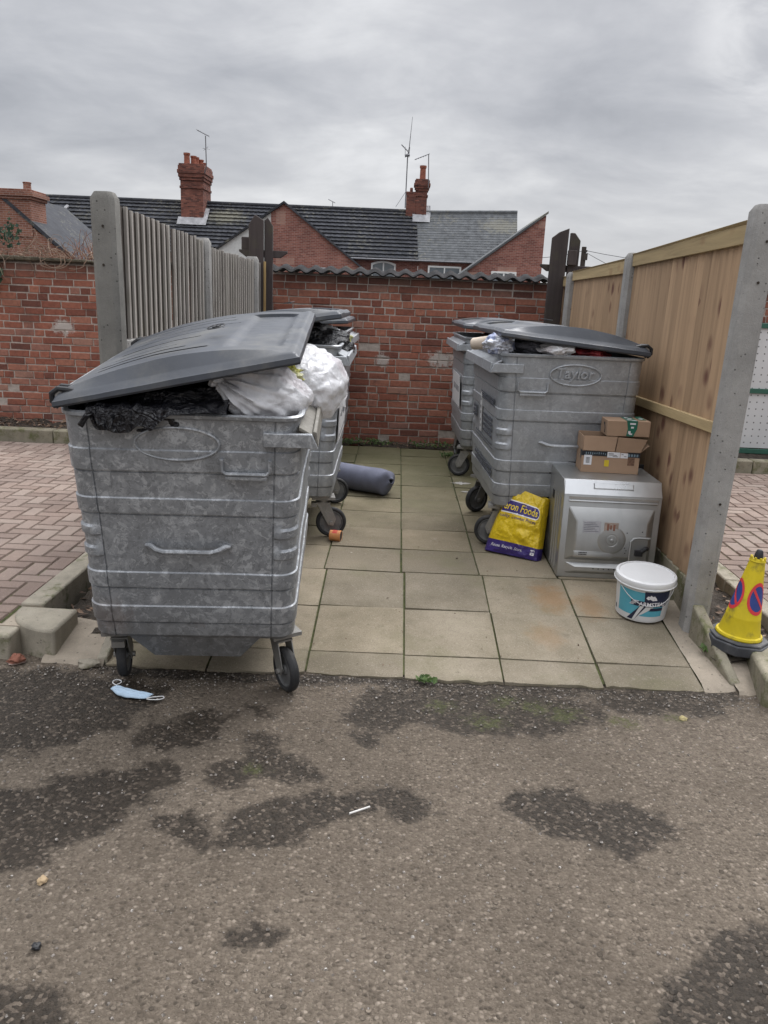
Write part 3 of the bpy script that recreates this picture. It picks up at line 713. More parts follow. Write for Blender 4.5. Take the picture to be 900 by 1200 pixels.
# left: grey weathered boards
conc_post(-1.435,4.13,1.97,-.012,'tall grey concrete post at the near end of the grey slatted fence',M_POST,.118)
conc_post(-1.445,6.08,1.90,-.005,'grey concrete post between the two grey slatted panels',M_POST2)
conc_post(-1.45,8.08,1.875,.0,'grey concrete post at the far end of the grey slatted fence',M_POST2)
conc_post(-1.425,8.52,1.845,.0,'shorter grey concrete post against the brick wall beside the dark timber post',M_POST2)
def old_panel(y0,y1,zt0,zt1,label,gaps=()):
    t=thing('slatted_fence',label,'fence',(-1.44,y0,0),(0,0,0),'grey weathered fence panels')
    b=MB(); bb=MB(); y=y0+.01; k=0; zb=1.268 if y0<5 else .32
    while y<y1-.03:
        w_=.098
        if k in gaps: y+=.042; 
        zt=lerp(zt0,zt1,(y-y0)/(y1-y0))+rng.uniform(-.006,.006)
        # feather-edged board: thick near edge, thin far edge
        x=-1.44; th=.012; r=rng.random(); tw=rng.uniform(-.003,.003)
        V=[(x,y,zb),(x+th+tw,y,zb),(x+.008,y+w_,zb),(x,y+w_,zb),(x,y,zt),(x+th+tw,y,zt),(x+.008,y+w_,zt-.004),(x,y+w_,zt-.004)]
        b.add(V,[(3,2,1,0),(4,5,6,7),(0,1,5,4),(1,2,6,5),(2,3,7,6),(3,0,4,7)],r=r)
        bw=rng.uniform(.020,.027); bb.box(x+.012,y,zb,x+.026+rng.uniform(-.003,.003),y+bw,zt+rng.uniform(-.004,.006))
        y+=w_*.985; k+=1
    b.build('boards',M_OLDW,t,(-1.44,y0,0),angle=0)
    bb.build('battens',M_BATT,t,(-1.44,y0,0),angle=0,bevel=.0012,seg=1)
    for z in (.5,1.1,1.65):
        b=MB(); b.box(-1.50,y0+.02,z,-1.442,y1-.02,z+.04); b.build('rail',M_OLDW,t,(-1.44,y0,0))
    b=MB(); b.box(-1.455,y0+.005,.0,-1.405 if y0<5 else -1.425,y1-.005,zb-.004); b.build('gravel_board',M_POST2,t,(-1.44,y0,0),bevel=.006)
    return t
old_panel(4.19,6.03,1.925,1.875,'grey weathered slatted fence panel nearest the road with two narrow gaps',(10,14))
old_panel(6.13,8.03,1.845,1.835,'grey weathered slatted fence panel between the farther posts')
old_panel(8.13,8.47,1.835,1.83,'short grey slatted fence strip next to the brick wall')
# a pale concrete capping leaning at the foot of the boards
# right: new timber
conc_post(1.585,3.90,2.005,.026,'tall leaning grey concrete post at the near end of the new timber fence',M_POST2,.118)
conc_post(1.63,6.02,1.915,.012,'grey concrete post between the two largest new timber panels',M_POST2)
conc_post(1.625,8.02,1.85,.008,'grey concrete post standing at the start of the last narrow timber panel',M_POST2)
conc_post(1.605,8.56,1.80,.0,'grey concrete post of the timber fence touching the brick wall',M_POST2)
def new_panel(y0,y1,x0,x1,zt0,zt1,label):
    t=thing('timber_fence',label,'fence',(x0,y0,0),(0,.016,0),'new timber fence panels')
    sk=(x1-x0)/(y1-y0)
    def X(y): return (y-y0)*sk
    b=MB(); y=y0+.004
    while y<y1-.02:
        w_=min(.112,y1-y-.004); x=X(y); zt=lerp(zt0,zt1,(y-y0)/(y1-y0))-.035; r=rng.random(); th=.021
        yy0=y-y0; yy1=yy0+w_-.0015
        V=[(x-.006,yy0,.16),(x+.012,yy0,.16),(x+.012,yy1,.16),(x-th,yy1,.16),(x-.006,yy0,zt),(x+.012,yy0,zt),(x+.012,yy1,zt),(x-th,yy1,zt)]
        b.add(V,[(0,1,2,3),(7,6,5,4),(4,5,1,0),(5,6,2,1),(6,7,3,2),(7,4,0,3)],r=r)
        y+=w_
    b.build('boards',M_NEWW,t,angle=0,bevel=.0015,seg=1)
    L=y1-y0
    def rail(nm,z0a,z0b,hh,th,m):
        b=MB(); n=6; 
        for dz0,dz1 in ((0,hh),):
            V=[(X(y0)-th,.003,z0a),(X(y0)-.0165,.003,z0a),(X(y0)-.0165,.003,z0a+hh),(X(y0)-th,.003,z0a+hh),
               (X(y1)-th,L-.003,z0b),(X(y1)-.0165,L-.003,z0b),(X(y1)-.0165,L-.003,z0b+hh),(X(y1)-th,L-.003,z0b+hh)]
            b.add(V,[(0,1,2,3),(7,6,5,4),(0,4,5,1),(1,5,6,2),(2,6,7,3),(3,7,4,0)],r=rng.random())
        b.build(nm,m,t,bevel=.003)
    rail('top_rail',zt0-.105,zt1-.085,.088,.040,M_RAIL)
    rail('middle_rail',.945,.90,.055,.045,M_RAIL)
    b=MB()
    V=[(X(y0)-.03,.0,zt0-.02),(X(y0)+.03,.0,zt0-.02),(X(y0)+.03,.0,zt0+.0),(X(y0)-.05,.0,zt0+.0),(X(y1)-.03,L,zt1-.02),(X(y1)+.03,L,zt1-.02),(X(y1)+.03,L,zt1),(X(y1)-.05,L,zt1)]
    b.add(V,[(0,1,2,3),(7,6,5,4),(0,4,5,1),(1,5,6,2),(2,6,7,3),(3,7,4,0)]); b.build('capping',M_RAIL,t,bevel=.003)
    b=MB(); n=8; rows=[]
    V=[(X(y0)-.022,0,-.12),(X(y0)+.014,0,-.12),(X(y0)+.014,0,.158),(X(y0)-.022,0,.158),(X(y1)-.022,L,-.05),(X(y1)+.014,L,-.05),(X(y1)+.014,L,.158),(X(y1)-.022,L,.158)]
    b.add(V,[(0,1,2,3),(7,6,5,4),(0,4,5,1),(1,5,6,2),(2,6,7,3),(3,7,4,0)]); b.build('gravel_board',M_KERB2,t,bevel=.006)
    return t
new_panel(3.965,5.965,1.60,1.635,1.945,1.905,'wide new timber fence panel nearest the road with reddish knots')
new_panel(6.08,7.965,1.635,1.63,1.885,1.855,'new timber fence panel behind the larger right bin')
new_panel(8.08,8.505,1.63,1.61,1.825,1.81,'narrow new timber fence panel next to the brick wall')

# ------------------------------------------------------------------ dark timber posts with cross arms
def timber(name,label,loc,boards,arm,lean,block=None,batten=None):
    t=thing(name,label,'timber post',loc,(0,lean,0))
    for (x0,x1,y0,y1,zl,zm,zr) in boards:
        b=MB(); xm=x0+(x1-x0)*.42
        b.prism([(x0,-.1),(x1,-.1),(x1,zr),(xm,zm),(x0,zl)],y0,y1,'y'); b.build('upright',M_DARKW,t,bevel=.006)
    xa,xb,za,zb,ya,yb=arm; b=MB()
    b.prism([(xa+.07,za),(xb-.07,za),(xb,zb-.02),(xb,zb),(xa,zb),(xa,zb-.02)],ya,yb,'y'); b.build('cross_arm',M_DARKW,t,bevel=.004)
    if block: 
        b=MB(); b.box(*block); b.build('bracket',M_DARKW,t,bevel=.006)
    if batten:
        b=MB(); b.box(*batten); b.build('batten',M_PALEW,t,bevel=.003)
    return t
timber('timber_post','dark stained twin timber post with cross arm beyond the grey slatted fence',(-1.40,8.45,0),
  [(-.135,.012,-.09,-.055,2.19,2.285,2.235),(.015,.10,-.06,-.02,2.235,2.265,2.185)],(-.24,.245,1.885,1.955,-.052,-.012),.0,(-.215,-.05,1.955,-.138,.0,2.075),(.016,-.10,.0,.04,-.092,1.845))
timber('timber_post','dark weathered twin timber post with cross arm beyond the new timber fence',(1.56,8.42,0),
  [(-.125,.035,-.09,-.05,2.18,2.235,2.275),(.055,.158,-.075,-.035,2.235,2.235,2.165)],(-.21,.32,1.865,1.93,-.045,-.005),.012,(.04,-.12,1.93,.13,-.078,2.07))

# ------------------------------------------------------------------ kerbs and edgings
def kerb(name,label,poly,z0,z1,bev=.012,m=M_KERB,cat='kerb stone',grp=None,rag=0):
    t=MB(); t.prism(poly,z0,z1,'z'); xs_=[p[0] for p in poly]; ys_=[p[1] for p in poly]
    o=t.build(name,m,None,(sum(xs_)/len(xs_),sum(ys_)/len(ys_),z0),bevel=bev); return tag(o,label,cat,grp)
q=[(-1.505,3.635),(-1.785,3.640)]
for k in range(1,9):
    a=R(180+90*k/9); q.append((-1.505+.285*math.cos(a)*1.0,3.64+.28*math.sin(a)))
q.append((-1.51,3.36))
kerb('kerb_stone','rounded quadrant kerb stone at the left corner of the paving',q,-.2,.005,.014,M_KERB)
for i in range(5):
    y0=3.66+i*.915
    kerb('edging_kerb','concrete edging kerb running along the left block paving beside the soil trench',[(-1.80,y0),(-1.685,y0),(-1.685,y0+.908),(-1.80,y0+.908)],-.2,.010,.01,M_KERB,'edging','left edging kerbs')
for i in range(5):
    y0=3.60+i*.915; 
    kerb('edging_kerb','concrete edging kerb running along the right block paving beside the timber fence',[(1.985,y0),(2.085,y0),(2.085,y0+.908),(1.985,y0+.908)],-.2,.010,.01,M_KERB,'edging','right edging kerbs')
for i in range(7):
    x0=-8.0+i*.915
    kerb('kerb_stone','concrete kerb along the foot of the brick wall behind the left block paving',[(x0,7.91),(x0+.908,7.91),(x0+.908,8.05),(x0,8.05)],-.2,.125,.012,M_KERB2,'kerb stone','left kerbs along the wall')
for i in range(7):
    x0=1.75+i*.915
    kerb('kerb_stone','concrete kerb along the foot of the brick wall behind the right block paving',[(x0,7.91),(x0+.908,7.91),(x0+.908,8.05),(x0,8.05)],-.2,.125,.012,M_KERB2,'kerb stone','right kerbs along the wall')
kerb('kerb_stone','chipped concrete kerb block at the roadside in front of the yellow cone',[(1.73,3.59),(1.655,3.20),(1.95,3.20),(2.02,3.36),(2.04,3.585)],-.25,.0,.018,M_KERB2)
# thin sloping concrete edging beside the near right post
b=MB(); V=[]; 
P0=[(1.535,3.815,.105),(1.590,3.815,.105),(1.585,3.375,-.108),(1.632,3.375,-.108)]
V=[P0[0],P0[1],P0[3],P0[2]]; V+=[(x,y,-.25) for x,y,z in V]
b.add(V,[(0,3,2,1),(4,5,6,7),(0,1,5,4),(1,2,6,5),(2,3,7,6),(3,0,4,7)])
tag(b.build('edging_slab',M_KERB2,None,(1.65,3.7,-.2),bevel=.008,fixn=True),'thin mossy concrete edging slab sloping from the leaning post down to the road','edging')
b=MB(); V=[(-1.325,3.72,.03),(-1.275,3.72,.03),(-1.262,3.335,-.105),(-1.31,3.335,-.105)]; V+= [(x,y,-.25) for x,y,z in V]
b.add(V,[(0,3,2,1),(4,5,6,7),(0,1,5,4),(1,2,6,5),(2,3,7,6),(3,0,4,7)])
tag(b.build('edging_slab',M_KERB,None,(-1.29,3.5,-.2),bevel=.008,fixn=True),'thin pale concrete edging slab beside the near left wheel of the front bin','edging')

# ------------------------------------------------------------------ white perforated panel fence, far right
t=thing('panel_fence','white perforated panel fence with dark green rails behind the leaning post','fence',(3.5,8.5,0))
for (z0,z1) in ((.16,.735),(.785,1.40)):
    b=MB(); b.box(0,.02,z0,4.0,.035,z1); b.build('white_panel',M_PERF,t)
for z in (.10,.735,1.40):
    b=MB(); b.box(-.02,0,z,4.0,.05,z+.05); b.build('green_rail',M_GREEN,t,bevel=.004)
for x in (0.0,2.0,3.95):
    b=MB(); b.box(x-.02,.052,-.1,x+.03,.10,1.45); b.build('green_upright',M_GREEN,t)

# ------------------------------------------------------------------ terrace beyond the wall
def tiled(mb,p_l,p_r,e_l,e_r,rows,cols,th,amp,mi=0,wave=True):
    # ridge-left, ridge-right, eave-left, eave-right; every course a separate lapped strip
    p_l,p_r,e_l,e_r=map(Vector,(p_l,p_r,e_l,e_r))
    nrm=(p_r-p_l).cross(e_l-p_l).normalized()
    if nrm.z<0: nrm=-nrm
    for k in range(rows):
        a=k/rows; c=(k+1)/rows
        r=rng.random()
        for i in range(cols):
            u0=i/cols; u1=(i+1)/cols; 
            if wave: m_=(u0+u1)/2; us=[(u0,0),(lerp(u0,u1,.35),amp),(lerp(u0,u1,.7),0),(u1,0)]
            else: us=[(u0,0),(u1,0)]
            rr=(rng.random()*.55+r*.45) if wave else .5+(rng.random()-.5)*.4; V=[]
            for (u,h) in us:
                A=p_l.lerp(p_r,u).lerp(e_l.lerp(e_r,u),a); B=p_l.lerp(p_r,u).lerp(e_l.lerp(e_r,u),c)
                V+= [A+nrm*h, B+nrm*(h+th+ (rng.uniform(0,.006) if not wave else 0)), B+nrm*(h-.01)]
            n=len(us); F=[]
            for q_ in range(n-1):
                F.append((3*q_,3*q_+1,3*q_+4,3*q_+3)); F.append((3*q_+1,3*q_+2,3*q_+5,3*q_+4))
            mb.add(V,F,mi,rr)
def quadwall(mb,x0,x1,y,z0,z1,ye=None,mi=0):
    ye=y+.25 if ye is None else ye
    mb.box(x0,y,z0,x1,ye,z1,mi)
def window(parent,x0,x1,z0,z1,y,arch=0.0,org=(0,0,0)):
    ox,oy,oz=org; b=MB(); f=.09
    n=9; top=[]
    for i in range(n):
        u=i/(n-1); top.append((lerp(x1,x0,u),z1-arch*(2*u-1)**2))
    pin=[(lerp(x1-f,x0+f,i/(n-1)),z1-f-arch*(2*i/(n-1)-1)**2) for i in range(n)]
    out=[(x0,z0),(x1,z0)]+top; inn=[(x0+f,z0+f),(x1-f,z0+f)]+pin
    V=[(a-ox,y-.06-oy,c-oz) for a,c in out]+[(a-ox,y-.06-oy,c-oz) for a,c in inn]+[(a-ox,y+.05-oy,c-oz) for a,c in out]+[(a-ox,y-.02-oy,c-oz) for a,c in inn]
    m_=len(out); F=[]
    for i in range(m_):
        j=(i+1)%m_
        F.append((i,j,m_+j,m_+i)); F.append((i+2*m_,j+2*m_,j,i)); F.append((m_+i,m_+j,3*m_+j,3*m_+i))
    b.add(V,F); fr=b.build('window_frame',M_UPVC,parent,angle=0,fixn=True)
    b=MB(); b.add([(a-ox,y-.025-oy,c-oz) for a,c in inn],[tuple(range(m_))])
    xm=(x0+x1)/2
    b.build('window_pane',M_GLASS,fr,angle=0)
    b=MB(); b.box(xm-.035-ox,y-.06-oy,z0+f-oz,xm+.035-ox,y-.03-oy,z1-f*.9-oz); b.build('mullion',M_UPVC,fr)
def aerial(parent,org,mast,r=.022,booms=(),elems=(),stay=None,name='aerial'):
    b=MB(); o=Vector(org)
    b.tube([Vector(p)-o for p in mast],r,6)
    for p,q_,rr in booms: b.tube([Vector(p)-o,Vector(q_)-o],rr,5)
    for p,q_ in elems: b.tube([Vector(p)-o,Vector(q_)-o],.012,4)
    return b.build(name,M_AER,parent)
# --- tiled house
RL=Vector((-26.0,49.7,6.62)); RJ=Vector((.68,48.3,6.42)); RR=Vector((6.33,48.0,6.60))
EL=Vector((-26.0,46.9,3.74)); EJ=Vector((.85,45.5,3.72)); ER=Vector((6.15,45.2,3.74))
hA=thing('terraced_house','brick terraced house with dark interlocking tiled roof and wide left chimney','house',(-12,46,0))
OA=Vector((-12,46,0))
b=MB(); tiled(b,RL,RJ,EL,EJ,13,88,.085,.016); b.build('roof',M_TILE,hA,OA,angle=0)
b=MB(); b.tube([RL+Vector((0,0,.0)),RJ+Vector((0,0,.02))],.12,8); b.build('ridge_tiles',M_TILE,hA,OA)
b=MB(); b.add([RL+Vector((0,.05,-.02)),RJ+Vector((0,.05,-.02)),EJ+Vector((0,5.6,-.1)),EL+Vector((0,5.6,-.1))],[(0,1,2,3)]); b.build('rear_roof_slope',M_TILE,hA,OA)
b=MB(); b.add([Vector((-26,47.2,-.1)),Vector((.85,45.8,-.1)),Vector((.85,45.8,3.72)),Vector((-26,47.2,3.74)),Vector((-26,47.5,-.1)),Vector((.85,51.2,-.1)),Vector((.85,48.3,6.3)),Vector((.85,51.2,3.6))],[(0,1,2,3),(1,5,7,6,2)])
b.build('wall',M_HB,hA,OA,angle=0)
b=MB(); b.tube([EL+Vector((0,-.08,-.05)),EJ+Vector((0,-.08,-.05))],.06,6); b.build('gutter',M_AER,hA,OA)
window(hA,-1.70,-.35,2.35,3.60,45.86,.14,OA)
def chimney(parent,org,x0,x1,y0,y1,z0,z1,pots,corb=.09,m=M_CHB):
    o=Vector(org); b=MB()
    def bx(e,za,zb): b.box(x0-e-o.x,y0-e-o.y,za-o.z,x1+e-o.x,y1+e-o.y,zb-o.z)
    h=z1-z0
    bx(0,z0,z1-h*.40); bx(corb*.5,z1-h*.40,z1-h*.36); bx(.003,z1-h*.36,z1-h*.27); bx(corb*.6,z1-h*.27,z1-h*.22); bx(corb*1.1,z1-h*.22,z1-h*.16); bx(corb*1.6,z1-h*.16,z1-h*.10); bx(corb*1.15,z1-h*.10,z1-h*.03); bx(corb*.7,z1-h*.03,z1)
    c=b.build('chimney',m,parent,bevel=.012)
    for (px_,py_,hh,rr) in pots:
        b=MB(); b.lathe([(rr*1.05,0),(rr,.05),(rr*.92,hh*.8),(rr*1.12,hh*.84),(rr*1.12,hh),(rr*.8,hh),(rr*.75,hh*.6)],12,M=Matrix.Translation((px_-o.x,py_-o.y,z1-.02-o.z)))
        b.build('chimney_pot',M_POT,c)
    b=MB(); n=9
    sl=1.0; zf=z0+.30
    P=[]
    for (xa,xb,ya,yb) in ((x0-.16,x1+.22,y0-.42,y0+.02),(x1-.02,x1+.24,y0-.1,y0+.55)):
        rows=[[(lerp(xa,xb,i/8)-o.x+.03*nz(i,j*.7,ya),lerp(ya,yb,j/5)-o.y+.05*nz(i*.9,j,3),zf+(lerp(ya,yb,j/5)-y0)*sl+.13-o.z+.02*nz(i,j,7)) for i in range(9)] for j in range(6)]; b.grid(rows)
    b.build('lead_flashing',M_LEAD,c,bevel=.02)
    return c
cA=chimney(hA,OA,-12.62,-11.35,47.9,49.8,5.2,8.45,[(-12.3,48.2,.60,.17),(-12.0,48.5,.5,.16),(-11.95,48.9,.5,.16),(-11.75,49.2,.42,.15),(-11.65,49.5,.3,.15)])
aerial(cA,OA,[(-11.12,47.3,7.9),(-10.98,47.2,8.2),(-10.96,47,9.75)],.028,[((-11.45,47.2,10.05),(-10.75,46.9,9.72),.025)],[((-11.45+i*.12,47.2-.25,10.05-i*.056),(-11.45+i*.12,47.2+.25,10.05-i*.056)) for i in range(6)]+[((-11.1,46.9,9.1),(-10.75,47.1,9.1)),((-11.05,46.9,9.0),(-10.85,47.1,9.22))])
aerial(hA,OA,[(-4.1,48.5,6.4),(-4.1,48.4,6.82)],.02,[((-4.35,48.4,6.93),(-3.95,48.4,6.75),.02)])
# hip roll on the roof, left
b=MB(); b.tube([Vector((-19.2,48.3,6.0))-OA,Vector((-19.9,46.6,4.7))-OA],.09,6); b.build('hip_roll',M_LEAD,hA)
# --- slate house
hB=thing('terraced_house','brick terraced house with smooth grey slate roof and slim chimney with one pot','house',(3.5,45.5,0)); OB=Vector((3.5,45.5,0))
b=MB(); tiled(b,RJ,RR,EJ,ER,20,30,.010,0,wave=False); b.build('roof',M_SLATE,hB,OB,angle=0)
b=MB(); b.tube([RJ,RR],.11,8); b.build('ridge_tiles',M_SLATE,hB,OB)
b=MB(); b.add([RJ+Vector((0,.05,-.02)),RR+Vector((0,.05,-.02)),ER+Vector((0,5.6,-.1)),EJ+Vector((0,5.6,-.1))],[(0,1,2,3)]); b.build('rear_roof_slope',M_SLATE,hB,OB)
b=MB(); b.add([(.86,45.75,-.1),(6.1,45.5,-.1),(6.1,45.5,3.72),(.86,45.75,3.7),(6.1,51,-.1),(6.1,51,3.6),(6.2,48,6.5)],[(0,1,2,3),(1,4,5,6,2)]); b.build('wall',M_HB,hB,OB,angle=0)
b=MB(); b.tube([EJ+Vector((0,-.08,-.05)),ER+Vector((0,-.08,-.05))],.055,6); b.build('gutter',M_AER,hB,OB)
window(hB,1.40,3.20,2.3,3.45,45.55,.0,OB)
cB=chimney(hB,OB,.62,1.22,48.0,48.7,5.85,8.15,[(.93,48.3,.75,.17)],.10)
b=MB(); b.box(.06-OB.x,48.02-OB.y,5.85,.615-OB.x,48.6-OB.y,7.35); b.box(.03-OB.x,48.0-OB.y,7.35,.64-OB.x,48.65-OB.y,7.47); b.lathe([(.09,0),(.08,.22),(.05,.24)],10,M=Matrix.Translation((.33-OB.x,48.3-OB.y,7.47))); b.build('chimney_shoulder',M_CHB,hB,bevel=.01)
aerial(hB,OB,[(.02,47.15,6.5),(.03,47.1,9.1),(.10,47.0,9.6),(.20,47,11.1)],[.035,.035,.025,.010],[((-.33,47,9.7),(.12,47,9.3),.03),((-.12,47,9.15),(.14,47,9.2),.08),((.02,47.1,7.35),(-.5,46.8,6.5),.014)],[((-.15,46.8,9.5),(-.05,47.2,9.5)),((-.1,47,9.05),(-.12,47,9.6)),((.1,47,9.05),(.13,47,9.6))],name='mast_aerial')
aerial(hB,OB,[(1.25,47.3,7.6),(1.17,47.2,9.3)],.028,[((.42,47.2,9.0),(1.22,47.2,9.33),.022)],[((.5+i*.13,47.0,9.03+i*.05),(.5+i*.13,47.4,9.03+i*.05)) for i in range(5)])
# --- gabled back wing, half brick, half white
def gablewing(name,label,loc,poly,depth,m,roofm,split=None):
    t=thing(name,label,'house wing',loc); o=Vector(loc)
    return t,o
wA=thing('gabled_wing','gabled rear wing with red brick right half and white left half','house',(-5.6,40,0)); OW=Vector((-5.6,40,0))
pk=(-5.66,5.72); rt=(-1.80,2.84); lf=(-9.9,2.84); sx=-6.28
zs=pk[1]+(sx-pk[0])*(pk[1]-lf[1])/(pk[0]-lf[0])
b=MB(); b.prism([(sx-OW.x,-.1),(rt[0]-OW.x,-.1),(rt[0]-OW.x,rt[1]),(pk[0]-OW.x,pk[1]),(sx-OW.x,zs)],0,6,'y'); b.build('brick_gable',M_HB,wA,angle=0)
b=MB(); b.prism([(lf[0]-OW.x,-.1),(sx-OW.x-.003,-.1),(sx-OW.x-.003,zs-.003),(lf[0]-OW.x,lf[1])],.02,6,'y'); b.build('rendered_gable',M_RENDER,wA,angle=0)
b=MB()
for (A,B) in ((pk,rt),(pk,lf)):
    ext=.06; dx=B[0]-A[0]; dz=B[1]-A[1]; q_=(B[0]+dx*ext-OW.x,B[1]+dz*ext); a_=(A[0]-OW.x,A[1])
    b.prism([(a_[0],a_[1]+.005),(q_[0],q_[1]+.005),(q_[0],q_[1]+.10),(a_[0],a_[1]+.12)],-.12,6.3,'y')
b.build('roof',M_TILE,wA,angle=0)
b=MB(); b.box(-2.02-OW.x,-.10,1.0,-1.90-OW.x,-.02,2.9); b.build('downpipe',M_AER,wA)
b=MB()
b.prism([(-4.5-OW.x+.35*0+x_,z_) for x_,z_ in [(0,2.72),(.12,2.84),(.45,2.93),(.8,2.93),(1.13,2.84),(1.25,2.72)]],-.03,.02,'y'); b.build('arched_lintel',M_LEAD,wA)
wB=thing('gabled_wing','red brick rear wing with one sloping edge standing right of the slate roof','house',(5,40,0)); OV=Vector((5,40,0))
b=MB(); b.prism([(2.6-OV.x,-.1),(6.62-OV.x,-.1),(6.64-OV.x,5.68),(2.6-OV.x,2.65)],0,5,'y'); b.build('wall',M_HB,wB,angle=0)
b=MB(); b.prism([(2.3-OV.x,2.44),(6.72-OV.x,5.75),(6.72-OV.x,5.86),(2.3-OV.x,2.55)],-.1,5.2,'y'); b.build('roof',M_SLATE,wB,angle=0)
window(wB,4.25,5.45,1.9,3.08,39.98,.0,OV)
# --- orange brick gable with stout chimney, far left
wC=thing('brick_house','orange brick gabled house end with stout chimney at the far left','house',(-14.5,30,0)); OC=Vector((-14.5,30,0))
b=MB(); b.prism([(-21-OC.x,-.1),(-11.3-OC.x,-.1),(-11.3-OC.x,1.95),(-14.6-OC.x,4.66),(-21-OC.x,1.0)],0,6,'y'); b.build('wall',M_HB2,wC,angle=0)
b=MB(); b.prism([(-14.6-OC.x,4.73),(-11.0-OC.x,1.76),(-11.0-OC.x,1.90),(-14.5-OC.x,4.80)],-.08,6.2,'y'); b.build('roof',M_TILE,wC,angle=0)
b=MB(); b.box(-15.6-OC.x,-.05,3.2,-13.22-OC.x,1.2,4.45); b.box(-15.65-OC.x,-.10,4.45,-13.17-OC.x,1.25,4.55); b.box(-15.7-OC.x,-.15,4.55,-13.10-OC.x,1.3,4.70); b.box(-15.6-OC.x,-.08,4.70,-13.2-OC.x,1.25,4.80)
b.lathe([(.14,0),(.13,.25),(.15,.27),(.15,.31)],12,M=Matrix.Translation((-13.55-OC.x,.5,4.78)))
b.build('chimney',M_HB2,wC,bevel=.015)
# --- low lean-to roof between
b=MB(); 
# ------------------------------------------------------------------ telegraph pole
t=thing('telegraph_pole','dark telegraph pole with wires seen above the timber fence','pole',(8.55,40,0))
b=MB(); b.tube([(0,0,-.1),(0,0,4.35)],[.14,.11],10); b.build('pole_shaft',M_POLE,t)
b=MB(); b.box(-.02,-.14,3.75,.17,-.02,4.05); b.box(-.02,-.14,4.12,.14,-.03,4.2); b.build('fixing_bracket',M_POLE,t)
b=MB()
def sag(a,c,s_,n=10):
    a=Vector(a);c=Vector(c); return [a.lerp(c,i/n)-Vector((0,0,s_*4*(i/n)*(1-i/n))) for i in range(n+1)]
b.tube(sag((0,0,4.2),(9,-1,4.0),.35),.012,4); b.tube(sag((0,0,4.15),(7,4,2.2),.2),.012,4); b.tube(sag((0,0,4.18),(-3,3,3.9),.15),.012,4)
b.build('wire',M_WIRE,t)
# ------------------------------------------------------------------ wheeled steel bins
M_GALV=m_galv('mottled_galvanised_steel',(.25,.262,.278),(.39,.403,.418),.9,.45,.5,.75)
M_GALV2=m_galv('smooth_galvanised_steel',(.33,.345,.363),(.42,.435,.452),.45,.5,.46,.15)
M_RAILM=m_galv('lifting_rail_steel',(.17,.158,.135),(.24,.226,.198),.3,.15,.7,.3)
M_LID=simple('grey_lid_plastic',(.046,.052,.064),.42,var=.25,scale=4,bump=.25,bscale=260,bdist=.002,dirt=(.12,.118,.11),dscale=3.5,dlo=.46,dhi=.78,spec=.5)
M_GROOVE=simple('groove_dark',(.018,.018,.019),.9,var=.4,scale=30,spec=.1)  # dark colour for the faces inside the lid grooves
M_TYRE=simple('black_tyre',(.022,.022,.023),.75,var=.3,dirt=(.07,.065,.058),dscale=14,dlo=.5,dhi=.8)
M_RIMW=simple('wheel_centre',(.15,.15,.15),.55,metal=.3,var=.3,scale=20)
M_FORK=m_galv('caster_steel',(.34,.33,.31),(.48,.47,.45),.4,.5,.5,.5)
M_BLK=simple('black_plastic',(.02,.02,.022),.5,var=.2)
M_TUBE=m_galv('hinge_tube_steel',(.38,.385,.39),(.50,.505,.51),.3,.7,.4,.2)
M_NOTICE=simple('notice_board',(.58,.57,.57),.55,var=.12,scale=14)
M_PRINT=simple('faded_print',(.075,.08,.095),.7,var=.4,scale=40)
M_STICK=simple('white_sticker',(.55,.55,.55),.6,var=.15,scale=30)
WR,LR,WB,LB=.432,.61,.404,.565; ZB,ZT=.28,1.235
BANDS=[(1.100,1.020),(.905,.845),(.588,.525),(.436,.366)]
def half(z):
    t=(z-ZB)/(ZT-ZB); return lerp(WB,WR,t), lerp(LB,LR,t)
